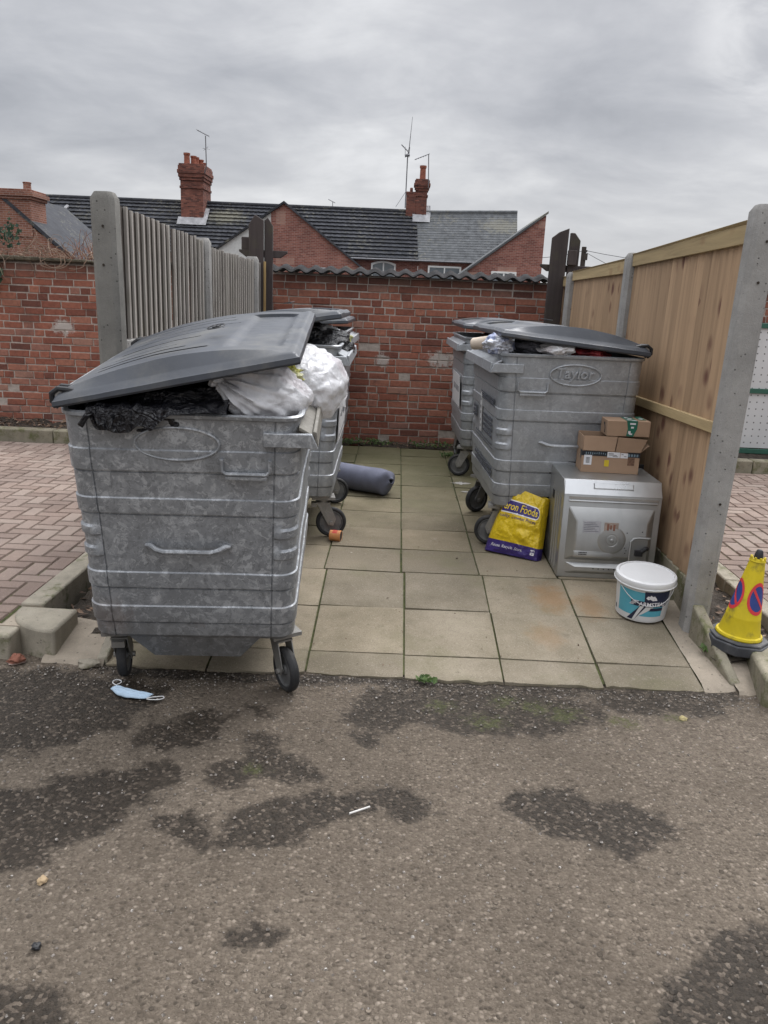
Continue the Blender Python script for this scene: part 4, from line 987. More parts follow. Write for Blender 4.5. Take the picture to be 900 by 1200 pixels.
def bin_body(s,seed,m):
    b=MB()
    lv=[(ZB,-.035,0),(ZB+.004,-.012,0),(ZB+.02,0,0)]
    bs=sorted(BANDS)
    for lo_,hi_ in [(q[1],q[0]) for q in bs]:
        lv+= [(lo_-.012,0,0),(lo_-.009,-.005,0),(lo_-.002,-.005,0),(lo_,.0065,0),((lo_+hi_)/2,.0072,0),(hi_,.0065,0),(hi_+.0045,0,0)]
        if abs(lo_-.525)<.01: lv+=[(.655,0,0),(.66,0,.008),(.69,0,.008),(.70,0,0),(.745,0,0),(.75,0,.008),(.78,0,.008),(.79,0,0)]
        if abs(lo_-.366)<.01: lv+=[(.48,0,0)]
        if abs(lo_-.845)<.01: lv+=[(.96,0,0)]
    lv+= [(1.16,0,0),(1.20,0,0),(1.222,.0,0),(1.228,.012,0),(1.240,.014,0),(1.246,.004,0),(1.243,-.008,0),(1.22,-.012,0),(1.0,-.014,0),(.7,-.016,0)]
    rows=[]; rc=.065
    inner=False
    for li,(z,off,coff) in enumerate(lv):
        a,c=half(min(z,ZT)); row=[]
        P=[]   # (x,y,nx,ny,corner,groove)
        def cor(sx,sy,a0):
            for k in range(7):
                t=R(a0+90*k/6); P.append((sx*(a-rc)+rc*math.cos(t),sy*(c-rc)+rc*math.sin(t),math.cos(t),math.sin(t),1,0))
        # +x side going up y, then back, -x, front
        cor(1,1,0)
        for f in (.78,.775,.772,.767): P.append((f/.9*a if False else (a-.085 if f==.78 else a-.087 if f==.775 else a-.090 if f==.772 else a-.092),c,0,1,0,1 if f in(.775,.772) else 0))
        for k in range(1,8): P.append((lerp(a-.1,-(a-.1),k/8),c,0,1,0,0))
        for q_,gv in ((a-.092,0),(a-.090,1),(a-.087,1),(a-.085,0)): P.append((-q_,c,0,1,0,gv))
        cor(-1,1,90)
        for k in range(1,12): P.append((-a,lerp(c-.07,-(c-.07),k/12),-1,0,0,0))
        cor(-1,-1,180)
        for q_,gv in ((a-.085,0),(a-.087,1),(a-.090,1),(a-.092,0)): P.append((-q_,-c,0,-1,0,gv))
        for k in range(1,8): P.append((lerp(-(a-.1),a-.1,k/8),-c,0,-1,0,0))
        for q_,gv in ((a-.092,0),(a-.090,1),(a-.087,1),(a-.085,0)): P.append((q_,-c,0,-1,0,gv))
        cor(1,-1,270)
        for k in range(1,12): P.append((a,lerp(-(c-.07),c-.07,k/12),1,0,0,0))
        for (x,y,nx,ny,cn,gv) in P:
            o=off+(coff if cn else 0)-(.006 if gv and li<len(lv)-7 else 0)
            d=.007*nz(x*2.3+seed,y*2.3,z*2.6)+.0035*nz(x*6,y*6+seed,z*6)
            if li>=len(lv)-6: d*=.4
            row.append((s*(x+nx*(o+d)),y+ny*(o+d),z))
        rows.append(row)
    b.grid(rows,wrap=True,flip=(s<0))
    n=len(rows[0]); o=len(b.V)-n*len(rows)
    b.F.append(tuple(range(n-1,-1,-1)) if s>0 else tuple(range(n))); b.MI.append(0); b.RN.append(.5)
    # floor pan inside
    q_=len(b.V)-n; b.F.append(tuple(range(q_,q_+n))); b.MI.append(0); b.RN.append(.5)
    # drain sump below
    V=[(-.27,-.545,ZB+.003),(.27,-.545,ZB+.003),(.27,.40,ZB+.003),(-.27,.40,ZB+.003),(-.18,-.50,ZB-.115),(.18,-.50,ZB-.115),(.18,.3,ZB-.115),(-.18,.3,ZB-.115)]
    b.add(V,[(0,1,5,4),(1,2,6,5),(2,3,7,6),(3,0,4,7),(4,5,6,7)],r=.5)
    return b.mesh('bin_body',m,angle=32)
def caster_meshes(seed):
    b=MB(); p=.055   # trail
    b.box(-.075,-.065,ZB-.020,.075,.065,ZB-.003); b.lathe([(.034,0),(.034,.03)],14,M=Matrix.Translation((0,0,ZB-.05)))
    for sx in (-1,1):
        V=[(-.04,.0,ZB-.04),(.045,.0,ZB-.04),(p+.028,0,.115),(p,0,.082),(p-.028,0,.105)]
        b.prism([(-.045,ZB-.045),(.04,ZB-.045),(p+.03,.125),(p+.012,.080),(p-.02,.085)],sx*.034,sx*.030,'y')
    b.box(-.047,-.0345,ZB-.052,.047,.0345,ZB-.044)
    b.box(-.075,-.026,ZB-.075,-.044,.026,ZB-.048)       # brake pedal
    b.tube([(p,-.045,.1),(p,.045,.1)],.012,8)
    fork=b.mesh('caster',M_FORK,angle=30)
    b=MB(); prof=[]
    for k in range(17):
        t=2*math.pi*k/16; prof.append((.086+.014*math.cos(t),.021*math.sin(t)))
    b.lathe(prof,32,M=Matrix.Translation((p,0,.1))@Matrix.Rotation(R(90),4,'X'))
    tyre=b.mesh('tyre',M_TYRE,angle=50)
    b=MB(); b.lathe([(0,-.016),(.022,-.016),(.026,-.008),(.066,-.008),(.072,-.016),(.076,-.014),(.076,.014),(.072,.016),(.066,.008),(.026,.008),(.022,.016),(0,.016)],28,M=Matrix.Translation((p,0,.1))@Matrix.Rotation(R(90),4,'X'))
    rim=b.mesh('wheel_rim',M_RIMW,angle=30)
    return fork,tyre,rim
CAST=caster_meshes(1)
def lid_mesh(s,seed,dome=.06):
    LX,LY=.905,1.27; nu,nv=60,330
    b=MB(); top=[]
    gr=[(.20,.12,.62),(.29,.10,.50),(.40,.14,.44),(.55,.12,.52),(.73,.10,.60),(.86,.12,.66),(1.0,.10,.62),(1.10,.14,.6)]
    def h(u,v):
        x=u*LX; y=v*LY; e=min(y,LY-y)
        d=dome*max(0,math.sin(math.pi*min(1,u/.95)))**.75*max(0,min(1,(e-.022)/.034))
        z=.047+d
        if .14<e:
            z-=.014*sm(.70,.712,u)*(1-sm(.90,.93,u))
        for yi,ua,ub in gr:
            if ua<u<ub: z-=.014*math.exp(-((y-yi)/.008)**4)*sm(ua,ua+.04,u)*(1-sm(ub-.03,ub,u))
        z+=.0015*nz(x*9+seed,y*9)+.006*nz(x*1.7+seed,y*1.7)
        if u>.72 and e>.16: z+=.0025*nz(x*30,y*14+seed)
        be=min(e,x,LX-x); z-=.02*(1-sm(0,.02,be))
        return z
    def pos(u,v,z): return (s*(u*LX),(v-.5)*LY,z)
    us=[0,.006,.014]+[lerp(.025,.975,i/nu) for i in range(nu+1)]+[.986,.994,1]
    vs=[0,.004,.01]+[lerp(.018,.982,i/nv) for i in range(nv+1)]+[.99,.996,1]
    for u in us: top.append([pos(u,v,h(u,v)) for v in vs])
    def dark(i,j):
        u=us[i]; y=vs[j]*LY
        return 1 if any(ua+.01<u<ub-.01 and abs(y-yi)<.0085 for yi,ua,ub in gr) else 0
    b.grid(top,flip=(s>0)^True,fn=dark)
    us2=[i/16 for i in range(17)]; vs2=[i/16 for i in range(17)]
    def ring(zf,ins):
        P=[]
        for v in vs: P.append((0,v))
        for u in us[1:]: P.append((u,1))
        for v in reversed(vs[:-1]): P.append((1,v))
        for u in reversed(us[1:-1]): P.append((u,0))
        out=[]
        for u,v in P:
            z=zf(u,v); uu=lerp(ins,1-ins,u); vv=lerp(ins,1-ins,v); out.append(pos(uu,vv,z))
        return out
    rows=[ring(h,0),ring(lambda u,v:.008,-.002),ring(lambda u,v:0,.003),ring(lambda u,v:0,.018),ring(lambda u,v:.03,.022)]
    b.grid(rows,wrap=True,flip=(s<0))
    und=[[pos(lerp(.022,.978,u),lerp(.022,.978,v),.03+max(0,h(u,v)-.075)*1.0 if 0<u<1 and 0<v<1 else .03) for v in vs2] for u in us2]
    b.grid(und,flip=(s>0))
    return b.mesh('lid',[M_LID,M_GROOVE],angle=38)
BODY={}; LIDM={}
def make_bin(label,loc,rot,s,m,ang,seed,casters,words=None,lids=True,lidshift=0):
    t=thing('wheeled_bin',label,'bin',loc,rot,'wheeled galvanised steel bins')
    body=link('bin_body',bin_body(s,seed,m),t)
    lid=link('lid',lid_mesh(s,seed,.052 if s>0 else .066),t); lid.location=(-s*.448,lidshift,ZT+.018); lid.rotation_euler=(0,-s*ang,0)
    # emblem on lid
    b=MB(); M=Matrix.Translation((s*.56,-.18,.139))
    b.tube([Vector((s*.56+.035*math.cos(k*math.pi/8),-.20+.06*math.sin(k*math.pi/8),.1365)) for k in range(17)],.0025,5,cap=False)
    b.box(s*.56-.012,-.225,.132,s*.56+.002,-.175,.1395); b.box(s*.56+.006,-.225,.132,s*.56+.016,-.175,.1395)
    b.build('lid_emblem',M_BLK,lid)
    b=MB(); b.tube([(-s*.432,-.60,ZT+.056),(-s*.432,.60,ZT+.056)],.019,14); b.build('hinge_tube',M_TUBE,t)
    for sy in (-1,1):
        b=MB(); y=sy*.575
        for dy in (-.022,.022):
            b.tube([(-s*.35,y+dy,ZT+.068),(-s*.40,y+dy,ZT+.080),(-s*.438,y+dy,ZT+.083),(-s*.463,y+dy,ZT+.064),(-s*.463,y+dy,ZT+.038),(-s*.44,y+dy,ZT+.016)],.011,8)
        b.build('hinge_bracket',M_BLK,t)
    # lifting rail along the long side
    b=MB(); a=.418
    b.prism([(s*(a+.010),1.205),(s*(a+.060),1.178),(s*(a+.063),1.190),(s*(a+.077),1.186),(s*(a+.084),1.128),(s*(a+.077),1.126),(s*(a+.066),1.168),(s*(a+.010),1.190)],-.60,.60,'y')
    b.build('lifting_rail',M_RAILM if m is M_GALV else m,t,bevel=.003)
    for sy in (-1,1):
        b=MB(); b.prism([(s*.298,1.128),(s*.298,1.182),(s*.478,1.182),(s*.501,1.126),(s*.443,1.128)],sy*.622,sy*.6,'y'); b.build('rail_bracket',m,t,bevel=.003)
    for sy in (-1,1):
        # bent bar handle
        y0=sy*(half(.70)[1]); b=MB()
        pts=[(-.165,.008,.712),(-.145,.010,.711),(-.118,.032,.702),(-.09,.042,.698),(.09,.042,.698),(.118,.032,.702),(.145,.010,.711),(.165,.008,.712)]
        b.tube([(x,y0+sy*dy,z) for x,dy,z in pts],[.006,.012,.011,.011,.011,.011,.012,.006],10); b.build('bar_handle',m,t)
        # pressed pocket grip
        y0=sy*half(1.02)[1]; b=MB(); xc=s*.232
        pts=[(xc-.09,1.075),(xc-.09,1.03),(xc-.075,1.018),(xc+.075,1.018),(xc+.09,1.03),(xc+.09,1.075)]
        b.tube([(x,y0+sy*.016,z) for x,z in pts],.008,8); b.box(xc-.078,y0+sy*.004,.998,xc+.078,y0+sy*.022,1.010); b.build('pocket_grip',m,t)
        # oval pressed badge
        y0=sy*(half(1.13)[1]+.003); b=MB(); xc=-s*.02
        b.tube([(xc+.155*math.cos(2*math.pi*k/40),y0+sy*.002,1.128+.062*math.sin(2*math.pi*k/40)) for k in range(41)],.0055,8,cap=False); b.build('oval_badge',m,t)
        if words and sy<0:
            V,F=text_geo(words,.088,extrude=.002,bev=.002,shear=.15); x0,x1,y0_,y1_=align(V)
            b=MB(); b.add([((x-(x0+x1)/2)+xc, y0-zz-.003, 1.128+(yv-(y0_+y1_)/2)) for x,yv,zz in V],F); b.build('pressed_lettering',m,t,angle=30,fixn=True)
    for (cx,cy),an in zip(((-.335,-.44),(.345,-.44),(-.322,.44),(.322,.44)),casters):
        c=link('caster',CAST[0],t); c.location=(s*cx,cy,0); c.rotation_euler=(0,0,an)
        ty=link('tyre',CAST[1],c); wr=link('wheel_rim',CAST[2],c)
    return t
LABELS=dict(
 a='mottled galvanised bin nearest the road with its dark lid propped half open',
 b='galvanised bin with a white notice, standing directly behind the nearest bin',
 c='galvanised bin in the far left corner, mostly hidden behind the bin with the notice',
 d='smooth galvanised bin with embossed end panel behind the discarded oven',
 e='galvanised bin in the far right corner against the brick wall, behind the embossed bin')
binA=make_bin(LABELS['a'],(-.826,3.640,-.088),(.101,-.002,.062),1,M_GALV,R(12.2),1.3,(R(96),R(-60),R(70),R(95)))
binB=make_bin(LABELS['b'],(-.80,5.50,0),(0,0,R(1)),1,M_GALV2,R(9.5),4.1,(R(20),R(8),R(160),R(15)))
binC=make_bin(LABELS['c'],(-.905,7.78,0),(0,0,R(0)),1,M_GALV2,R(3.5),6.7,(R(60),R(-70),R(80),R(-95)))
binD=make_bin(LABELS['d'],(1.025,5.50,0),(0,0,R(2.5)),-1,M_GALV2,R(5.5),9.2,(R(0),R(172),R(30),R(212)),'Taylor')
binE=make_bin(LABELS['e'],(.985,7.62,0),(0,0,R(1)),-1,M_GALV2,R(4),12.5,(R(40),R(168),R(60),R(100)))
# notices and print on the long sides
def side_pt(s,y,z,off):
    a,_=half(z); return (s*(a+off),y,z)
def side_panel(b,s,y0,y1,z0,z1,off,n=1):
    V=[side_pt(s,y0,z0,off),side_pt(s,y1,z0,off),side_pt(s,y1,z1,off),side_pt(s,y0,z1,off)]
    V2=[side_pt(s,y0,z0,off-.006),side_pt(s,y1,z0,off-.006),side_pt(s,y1,z1,off-.006),side_pt(s,y0,z1,off-.006)]
    b.add(V+V2,[(0,1,2,3),(7,6,5,4),(0,4,5,1),(1,5,6,2),(2,6,7,3),(3,7,4,0)],r=.5)
b=MB(); side_panel(b,1,-.40,.34,.62,.90,.018); nt=b.build('notice_board',M_NOTICE,binB,angle=0,fixn=True)
b=MB()
for k in range(5): side_panel(b,1,-.30+k*.11,-.30+k*.11+rng.uniform(.03,.07),.75+rng.uniform(-.02,.03),.80+rng.uniform(-.02,.03),.0195)
side_panel(b,1,-.37,.30,.655,.664,.0195)
b.build('faded_print',M_PRINT,nt,angle=0,fixn=True)
b=MB(); side_panel(b,-1,-.42,.30,.62,.90,.018); nt=b.build('notice_board',M_NOTICE,binE,angle=0,fixn=True)
b=MB()
for k in range(5): side_panel(b,-1,-.35+k*.11,-.35+k*.11+rng.uniform(.03,.07),.75,.80,.0195)
b.build('faded_print',M_PRINT,nt,angle=0,fixn=True)
b=MB(); rr=random.Random(5)
def printline(y0,y1,z,hh,off=.0135):
    y=y0
    while y<y1:
        l=rr.uniform(.012,.035); side_panel(b,-1,y,min(y+l,y1),z,z+hh*rr.uniform(.7,1),off); y+=l+.008
side_panel(b,-1,-.46,.12,.945,.949,.0135); side_panel(b,-1,-.46,.12,.905,.909,.0135)
printline(-.42,.06,.916,.022)
for z in (.80,.765,.73,.695): printline(-.38,.0,z,.018)
q_=b; b=MB()
for z in (.80,.77,.74): printline(.30,.46,z,.020)
b.build('faded_print',M_PRINT,binD,angle=0,fixn=True); b=q_
printline(-.40,.30,.655,.006); 
for z in (.49,.455): printline(-.42,.30,z,.022)
printline(-.46,.32,.635,.004)
b.build('faded_print',M_PRINT,binD,angle=0,fixn=True)
b=MB(); side_panel(b,-1,.06,.115,.67,.93,.0135); st=b.build('sticker',M_STICK,binD,angle=0,fixn=True)
b=MB()
for z in (.70,.74,.79,.83,.88): side_panel(b,-1,.075,.10,z,z+.018,.0145)
b.build('faded_print',M_PRINT,st,angle=0,fixn=True)

# ------------------------------------------------------------------ bags and loose rubbish in the bins
M_WBAG=m_bag('white_bin_liner',(.90,.90,.92),[((.55,.48,.50),4,.56),((.72,.68,.66),7,.52),((.36,.35,.36),5,.68)],.25,.32,.34)
M_BBAG=m_bag('black_bin_liner',(.008,.008,.011),None,.2,0,.8)
M_GBAG=m_bag('grey_bag',(.13,.13,.15),None,.5,0,.7)
M_BLUEBAG=m_bag('blue_and_white_wrapper',(.68,.70,.76),[((.07,.13,.38),11,.50),((.25,.03,.06),14,.62)],.35,.1,.6)
M_RED=m_bag('red_wrapper',(.30,.03,.035),[((.05,.02,.03),9,.5)],.4,0,.6)
M_YEL=m_bag('yellow_green_wrapper',(.52,.50,.09),[((.70,.70,.55),9,.5)],.4,.2,.6)
M_BEIGE=simple('beige_card',(.50,.42,.34),.8)
def ridge(p): return (1-abs(noise.noise(p)))**3
def bag(name,label,cat,c,rad,knot,seed,m,tuft=1.0,flat=.75,fold=1.0,res=(76,110),group=None,lump=.14,sharp=.045):
    b=MB(); nt,npp=res; rows=[]; S=Vector((seed*3.1,seed*1.7,seed*.9))
    kd=Vector(knot).normalized(); q=kd.to_track_quat('Z','Y').to_matrix()
    for i in range(nt+1):
        t=i/nt; row=[]
        for j in range(npp):
            ph=2*math.pi*j/npp
            if t<.12 and tuft>0:
                u=t/.12; h=lerp(1.12+.34*tuft,1.10,u); ro=lerp(.24*tuft,.055,sm(0,1,u))*(1+.45*math.sin(5*ph+seed)+.25*math.sin(9*ph+2*seed)); th=0
                h+=.08*tuft*(1-u)*math.sin(3*ph+seed)
            else:
                th=math.pi*((t-.12)/.88 if tuft>0 else t); ro=math.sin(th)**.85*(1-.35*math.exp(-th*2.0)) if th<math.pi-1e-6 else 0
                ro=max(ro,.055 if (tuft>0 and th<.3) else 0); h=math.cos(th)+.11*math.exp(-th*2.2)*(1 if tuft>0 else 0)
            d=Vector((math.cos(ph)*math.sin(th),math.sin(ph)*math.sin(th),math.cos(th)))
            w=1.0
            if th>0:
                w+=fold*(.16*math.exp(-th/.75)*math.sin(13*ph+3*nz(seed,th*1.2))+.07*math.exp(-th/.9)*math.sin(23*ph+seed))
                w+=lump*fbm(d.x*1.5+S.x,d.y*1.5+S.y,d.z*1.5+S.z,3)
                e=Vector((d.x*2.6,d.y*2.6,d.z*1.5))+S; e=e+Vector((noise.noise(e*1.3),noise.noise(e*1.3+S),0))*.45
                w+=sharp*(ridge(e*1.1)-.4)+.3*sharp*(ridge(e*2.6)-.4)
            if h<-flat: h=-flat+(h+flat)*.15
            p=q@Vector((ro*w*math.cos(ph),ro*w*math.sin(ph),h*(w if th>0 else 1)))
            row.append(Vector((p.x*rad[0],p.y*rad[1],p.z*rad[2]))+Vector(c))
        rows.append(row)
    b.grid(rows,wrap=True,flip=True)
    o=b.build(name,m,None,(c[0],c[1],c[2]-rad[2]*.7),angle=70); return tag(o,label,cat,group)
from mathutils import Matrix as _M
bpy.context.view_layer.update()
def L(bn,x,y,z): return tuple(bn.matrix_world@Vector((x,y,z)))
bag('black_bag','black bin liner filling the nearest bin below its propped lid','bag',L(binA,-.10,.02,1.12),(.36,.56,.17),(.2,-.3,1),2.1,M_BBAG,0,.9,0,lump=.3)
bag('black_bag','black bin liner bulging at the near edge of the nearest bin','bag',L(binA,-.10,-.39,1.20),(.34,.20,.125),(-.7,-.6,.3),5.5,M_BBAG,0,.9,.6,lump=.25,sharp=.12)
# drape of liner over the front rim
def drape():
    b=MB(); rows=[]; nu=120; path=[(-.40,1.235),(-.50,1.275),(-.56,1.275),(-.605,1.268),(-.632,1.258),(-.640,1.235),(-.636,1.20)]
    nv=40
    for j in range(nv+1):
        row=[]
        for i in range(nu+1):
            u=i/nu; x=lerp(-.335,.17,u)
            dl=.060*sm(0,.06,u)*(1-sm(.42,.62,u))+.012*(1-sm(.55,.9,u))
            dl*=(1+.55*nz(x*16,2.2)); dl=max(dl,.002)
            t=j/nv*(len(path)-1); k=min(int(t),len(path)-2); f=t-k
            y=lerp(path[k][0],path[k+1][0],f); z=lerp(path[k][1],path[k+1][1],f)
            if k>=4: z=path[4][1]-(path[4][1]-z)/(path[4][1]-path[6][1])*dl; y=lerp(-.632,-.640-.0*dl,(t-4)/2)
            wv=.016*ridge(Vector((x*9+.8*nz(x*4,y*4),y*3+z*2,3)))+.006*nz(x*30,z*9+y*5,7)-.006
            y-=abs(wv)*1.3; z+=wv*(1 if k<4 else .2)
            row.append(Vector((x,y,z)))
        rows.append(row)
    b.grid(rows)
    for pts in ([(-.315,-.645,1.25),(-.335,-.65,1.225),(-.352,-.648,1.20),(-.345,-.647,1.192)],[(-.25,-.65,1.24),(-.245,-.655,1.20),(-.235,-.65,1.185)]):
        b.tube(pts,[.012,.010,.012,.005],8)
    M=binA.matrix_world.copy(); o=M@Vector((-.1,-.5,1.2)); b.V=[M@v for v in b.V]
    tag(b.build('black_bag',M_BBAG,None,o,angle=70),'crumpled black liner hanging over the near rim of the nearest bin','bag')
drape()
bag('white_bag','tied white bin liner resting at the near right corner of the nearest bin','bag',L(binA,.285,-.40,1.268),(.165,.18,.125),(-.75,-.55,.5),3.3,M_WBAG,1.0,.9,1.0)
bag('white_bag','large white bin liner spilling over the lifting rail of the nearest bin','bag',L(binA,.43,.06,1.235),(.175,.27,.165),(.1,.95,.1),8.2,M_WBAG,0,.9,.7,lump=.14,sharp=.025)
# the slack pointed corner of the liner
b=MB(); rows=[]; A=[Vector(L(binA,.46,.22,1.34)),Vector(L(binA,.55,.30,1.26)),Vector(L(binA,.575,.34,1.16)),Vector(L(binA,.58,.36,1.055))]; wv=[.16,.13,.07,.006]
for k in range(25):
    t=k/24*3; i=min(int(t),2); f=t-i; p=A[i].lerp(A[i+1],f); w_=lerp(wv[i],wv[i+1],f); row=[]
    for j in range(17):
        v=j/16-.5; row.append(p+Vector((-.02*math.cos(v*6)+.012*nz(v*9,t*2),v*w_*2*.55,abs(v)*.03+.01*nz(v*7,t*3,2))))
    rows.append(row)
b.grid(rows)
big=[o for o in COL.objects if o.get('label','').startswith('large white bin liner')][0]
b.V=[v-big.location for v in b.V]; b.build('loose_corner',M_WBAG,big,angle=70)
bag('plastic_wrapper','yellow green plastic scrap between the two white liners','wrapper',L(binA,.335,-.235,1.335),(.085,.06,.035),(0,-.4,1),4.4,M_YEL,0,.9,.3,res=(40,50),lump=.4,sharp=.2)
# second bin
bag('black_bag','black rubbish bag under the raised lid of the bin with the notice','bag',L(binB,.12,0,1.21),(.33,.54,.16),(0,0,1),7.1,M_BBAG,0,.9,0,lump=.3)
bag('plastic_wrapper','pale yellow wrapper lying on the rim of the bin with the notice','wrapper',L(binB,.40,.03,1.262),(.07,.15,.03),(0,0,1),6.1,M_YEL,0,.9,0,res=(40,50),lump=.5,sharp=.25)
bag('plastic_wrapper','white scrap of plastic on the black rubbish under the raised lid','wrapper',L(binB,.30,-.05,1.31),(.09,.09,.03),(0,0,1),9.1,M_WBAG,0,.9,0,res=(40,50),lump=.5,sharp=.25)
bag('black_bag','black rubbish bag inside the far left corner bin','bag',L(binC,.1,0,1.17),(.33,.54,.11),(0,0,1),11.1,M_BBAG,0,.9,0,lump=.3)
# right bins
bag('black_bag','dark rubbish bag under the lid of the embossed bin','bag',L(binD,.05,.02,1.16),(.36,.54,.13),(0,0,1),13.1,M_BBAG,0,.9,0,lump=.3)
bag('white_bag','small white carrier bag on the near rim of the embossed bin','bag',L(binD,-.095,-.545,1.268),(.10,.085,.042),(-.9,.1,.3),15.1,M_WBAG,.5,.9,.8,res=(56,70),lump=.3)
bag('grey_bag','small grey bag next to the white carrier bag on the embossed bin','bag',L(binD,-.235,-.43,1.285),(.10,.10,.055),(0,0,1),16.1,M_GBAG,0,.9,0,res=(48,60),lump=.3)
bag('plastic_wrapper','crumpled blue and white wrapper at the left rim corner of the embossed bin','wrapper',L(binD,-.435,-.50,1.285),(.085,.10,.062),(0,.3,1),17.1,M_BLUEBAG,0,.9,0,res=(56,70),lump=.4,sharp=.16)
bag('red_bag','dark red wrapper under the lid of the embossed bin','bag',L(binD,.115,-.50,1.258),(.12,.10,.04),(0,0,1),18.1,M_RED,0,.9,0,res=(48,60),lump=.4)
b=MB(); b.lathe([(0,-.10),(.030,-.10),(.038,-.09),(.040,.0),(.038,.08),(.028,.10),(0,.102)],20)
o=b.build('cardboard_tube',M_BEIGE,None); o.location=L(binD,-.475,-.23,1.285); o.rotation_euler=(R(80),R(20),R(60)); tag(o,'beige rounded tube lying on the left rim behind the blue wrapper','tube')
bag('black_bag','dark rubbish bag inside the far right corner bin','bag',L(binE,.05,0,1.17),(.36,.54,.11),(0,0,1),19.1,M_BBAG,0,.9,0,lump=.3)
# ------------------------------------------------------------------ discarded oven, back panel towards the road
def m_zinc(name,col,rough,metal,aniso=False):
    g=G(name); n1=g.noise(6,5,.6); st=g.noise(10,4,.6,v=g.map((1,1,.12)))
    c=g.ramp(n1,[(.3,tuple(x*.88 for x in col)),(.7,tuple(min(1,x*1.06) for x in col))])
    c=g.mix(g.rng(g.noise(3.5,6,.7),.56,.75,0,.4),c,tuple(x*.62 for x in col)); c=g.mix(g.rng(st,.58,.8,0,.25),c,tuple(x*.6 for x in col))
    return g.out(c,g.math('ADD',rough,g.math('MULTIPLY',g.math('SUBTRACT',n1,.5),.2)),metal,g.bump(n1,.05,.01),.5)
M_ZINC=m_zinc('bright_zinc_sheet',(.56,.57,.575),.30,.85); M_ZINC2=m_zinc('dull_zinc_sheet',(.43,.435,.43),.36,.8)
M_LAB=simple('paper_label',(.42,.42,.45),.5,var=.12,scale=30); M_LAB2=simple('brown_label',(.33,.27,.23),.6,var=.3,scale=40)
ox,oy=.978,4.455; OW_=.555; OD=.47; OH=.575
ov=thing('oven','discarded silver built-in oven with its embossed back panel facing the road','oven',(ox,oy,.002),(0,0,R(-1)))
b=MB()
b.prism([(0,0),(OD,0),(OD,OH),(.045,OH),(0,OH-.082)],0,OW_,'x'); b.build('housing',M_ZINC2,ov,bevel=.004)
# top chamfer plate, seam, back panel
b=MB(); n_=Vector((0,-.082,.045)).normalized()
def ch(u,t,off): # point on the chamfer
    p=Vector((u*OW_,lerp(0,.045,t),lerp(OH-.082,OH,t))); return p+Vector((0,-.876,.481))*off
V=[ch(.004,.03,.003),ch(.996,.03,.003),ch(.985,.97,.003),ch(.015,.97,.003)]; b.add(V,[(0,1,2,3)])
V=[ch(.30,.40,.004),ch(.71,.40,.004),ch(.71,.78,.004),ch(.30,.78,.004),ch(.31,.46,.009),ch(.70,.46,.009),ch(.70,.74,.009),ch(.31,.74,.009)]
b.add(V,[(0,1,5,4),(1,2,6,5),(2,3,7,6),(3,0,4,7),(4,5,6,7)])
b.build('top_cover',M_ZINC,ov,angle=20)
b=MB(); b.tube([(.03,-.004,OH-.115),(.53,-.004,OH-.115)],.006,8); b.box(.03,-.004,OH-.105,.535,.001,OH-.09); b.build('seam_strip',M_ZINC,ov)
b=MB()
def frustum(x0,x1,z0,z1,ix0,ix1,iz0,iz1,d,y0=-.001):
    V=[(x0,y0,z0),(x1,y0,z0),(x1,y0,z1),(x0,y0,z1),(x0+ix0,y0-d,z0+iz0),(x1-ix1,y0-d,z0+iz0),(x1-ix1,y0-d,z1-iz1),(x0+ix0,y0-d,z1-iz1)]
    b.add(V,[(0,1,5,4),(1,2,6,5),(2,3,7,6),(3,0,4,7),(4,5,6,7)],r=.5)
frustum(.035,.52,.11,.425,.045,.04,.035,.075,.040); frustum(.045,.50,.028,.092,.05,.05,.014,.022,.016)
frustum(.075,.30,.135,.175,.008,.03,.004,.008,.004,-.041)
b.build('back_panel',M_ZINC2,ov,bevel=.006)
b=MB(); Mx=Matrix.Translation((.285,-.042,.245))@Matrix.Rotation(R(90),4,'X')
b.lathe([(0,.0018),(.028,.0018),(.030,.0008),(.034,.0008),(.036,.0018),(.070,.0018),(.076,.0008),(.080,-.001)],40,M=Mx); b.lathe([(0,.012),(.009,.011),(.011,.008),(.011,.002)],18,M=Mx)
b.build('fan_cover',M_ZINC2,ov,angle=20)
b=MB(); b.box(.115,-.0435,.285,.215,-.0415,.355); b.build('paper_label',M_LAB,ov)
b=MB()
for k in range(6): b.box(.120,-.0445,.293+k*.010,.205-(k%3)*.01,-.0438,.295+k*.010)
b.build('printed_lines',M_PRINT,ov)
b=MB(); b.box(.235,-.0435,.295,.315,-.0415,.35); b.build('warning_label',M_LAB2,ov)
b=MB(); b.box(.25,-.0445,.303,.262,-.0438,.342); b.box(.268,-.0445,.31,.278,-.0438,.335); b.box(.285,-.0445,.303,.297,-.0438,.34); b.build('printed_marks',simple('brown_red_print',(.22,.10,.07),.6),ov)
b=MB(); pts=[(.395,-.043,.115),(.395,-.043,.245),(.41,-.043,.262),(.43,-.043,.266),(.50,-.043,.266)]; b.tube(pts,.007,8)
b.prism([(.40,.115),(.49,.115),(.49,.262),(.43,.262),(.40,.245)],-.0445,-.041,'y',r=.1); b.build('cable_recess',M_ZINC2,ov)
b=MB(); b.box(.42,-.066,.165,.462,-.044,.198); b.tube([(.455,-.06,.19),(.478,-.07,.215),(.485,-.06,.21)],.012,8); b.build('terminal_block',M_BLK,ov,bevel=.003)
b=MB()
for zz in (.152,.163):
    for k in range(6): b.box(.105+k*.008,-.0462,zz,.1105+k*.008,-.0452,zz+.007)
for x,z in ((.365,.29),(.45,.30),(.36,.2),(.37,.185),(.365,.17)): b.box(x,-.0425,z,x+.006,-.0415,z+.006)
for k in range(5): b.box(.20+k*.03,-.018,.060,.208+k*.03,-.0172,.066)
b.build('vent_slot',M_BLK,ov)
